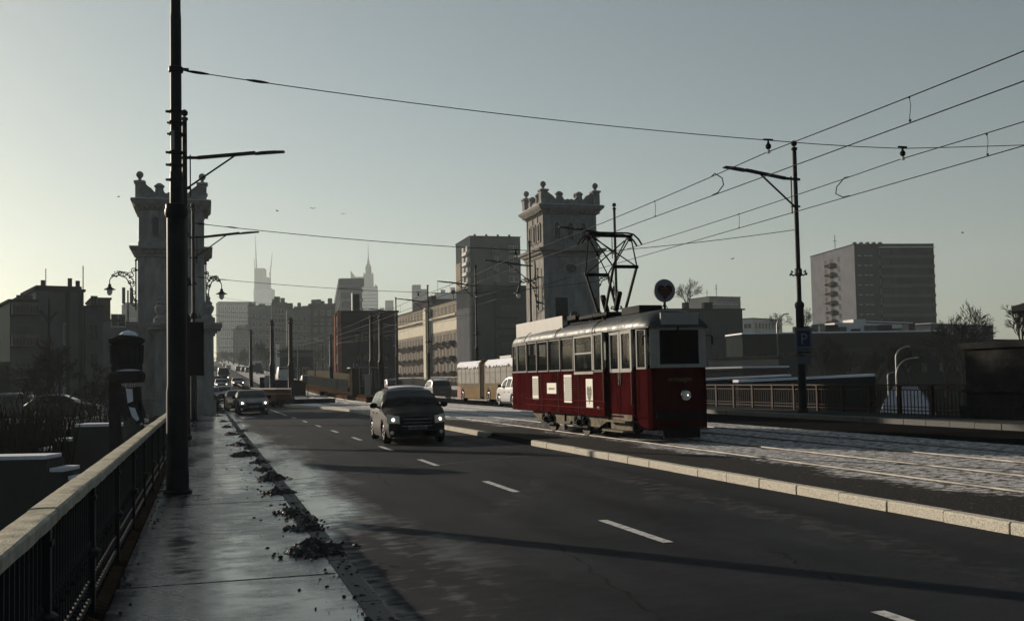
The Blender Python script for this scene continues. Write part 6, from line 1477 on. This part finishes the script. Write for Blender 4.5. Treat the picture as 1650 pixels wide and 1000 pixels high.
hp = [(512, 888, .52, .42, .17), (490, 853, .3, .22, .07), (468, 826, .26, .3, .08), (446, 794, .36, .3, .09), (438, 772, .40, .5, .15), (424, 757, .22, .3, .07), (395, 733, .5, .55, .13), (385, 717, .42, .5, .12), (372, 700, .4, .5, .12), (366, 688, .36, .5, .10), (360, 679, .3, .5, .08), (352, 670, .35, .6, .07)]
labs = ['largest slush heap, nearest to us', 'flat slush heap just behind the largest one', 'small slush heap, third from us', 'medium slush heap, fourth from us', 'tall slush heap by the kerb, fifth from us', 'small slush heap, sixth from us', 'broad slush heap, seventh from us', 'slush heap, eighth from us', 'slush heap, ninth from us', 'slush heap, tenth from us', 'small slush heap, second from the far end of the row', 'flattest slush heap at the far end of the row']
for i, (px, py, rx, ry, hh) in enumerate(hp):
    d = ray(px, py); k = (.15-CAM.z)/d.z; p = CAM+d*k; heap(p.x, p.y, rx*.68, ry*1.0, hh*.9, i+1, labs[i]+' on the wet pavement')
rg = random.Random(21)
for i in range(6):
    y = 13.5+i*5.1+rg.uniform(-.8, .8); heap(1.17+rg.uniform(-.1, .06), y, rg.uniform(.10, .2), rg.uniform(.35, .8), rg.uniform(.04, .09), 30+i, 'thin slush ridge on the kerb between bigger heaps, %s from us' % (tl+['eleventh'])[i])
# crumbs along the kerb
rg = random.Random(12); b = MB()
for k in range(1500):
    y = 5+45*rg.random()**1.3; x = 1.22+rg.gauss(0, .09)-(abs(rg.gauss(0, .25)) if rg.random() < .3 else 0); r_ = .004+.02*rg.random()**3; q = MB().ball((0, 0, 0), r_, 5, 4); a_, c_, e_ = rg.uniform(.6, 1.6), rg.uniform(.6, 1.6), rg.uniform(.4, .9); b.add([(x+v[0]*a_+rg.uniform(-.3, .3)*r_, y+v[1]*c_+rg.uniform(-.3, .3)*r_, (.156 if x < 1.3 else .012)+v[2]*e_) for v in q.v], q.f)
for k in range(160):
    y = rg.uniform(5, 20); x = rg.uniform(-.9, -.55); b.ball((x, y, .155), rg.uniform(.006, .02), 5, 3, .6)
struct(b.build('slush_crumbs', 'mud', smooth=False), 'stuff', 'crumbs of dirty slush scattered along the kerb')
# ------------------------------------------------------------------ birds
for i, (px, py, lab) in enumerate(((504, 336, 'tiny bird in the sky left of centre, right one of a pair'), (447, 340, 'tiny bird in the sky left of centre, left one of a pair'), (191, 317, 'tiny bird left of the left stone tower'), (553, 345, 'tiny bird above the spired skyscraper'), (1551, 375, 'tiny bird above the right high rise'), (1180, 417, 'tiny bird right of the contact wires low in the sky'))):
    p = atD(px, py, 90); b = MB(); s = .22
    b.add([(0, -.5*s, 0), (.12*s, .0, .05*s), (0, .5*s, 0), (-.12*s, 0, .05*s)], [(0, 1, 2, 3)]); b.tube([(0, -.5*s, 0), (0, 0, .06*s), (0, .6*s, 0)], [.02, .05, .01], 5)
    b.add([(0, -.1*s, .05*s), (.8*s, -.2*s, .35*s), (1.3*s, .15*s, .25*s), (0, .2*s, .05*s)], [(0, 1, 2, 3)]); b.add([(0, -.1*s, .05*s), (-.8*s, -.2*s, .35*s), (-1.3*s, .15*s, .25*s), (0, .2*s, .05*s)], [(0, 3, 2, 1)])
    o = b.build('bird', 'black'); o.location = p; tag(o, lab, 'bird', 'birds in the sky'); o.rotation_euler.z = i

# ------------------------------------------------------------------ haze
b = MB(); b.box(-2200, 2200, -30, 2600, -11, 330); o = b.build('haze', 'snow', smooth=False)
m = bpy.data.materials.new('haze'); m.use_nodes = True; t = m.node_tree; t.nodes.clear()
oo = t.nodes.new('ShaderNodeOutputMaterial'); pv = t.nodes.new('ShaderNodeVolumePrincipled')
pv.inputs['Density'].default_value = HAZE; pv.inputs['Color'].default_value = (.64, .73, .76, 1); pv.inputs['Anisotropy'].default_value = .3
t.links.new(pv.outputs[0], oo.inputs['Volume']); o.data.materials.clear(); o.data.materials.append(m); struct(o, 'stuff', 'pale winter haze')
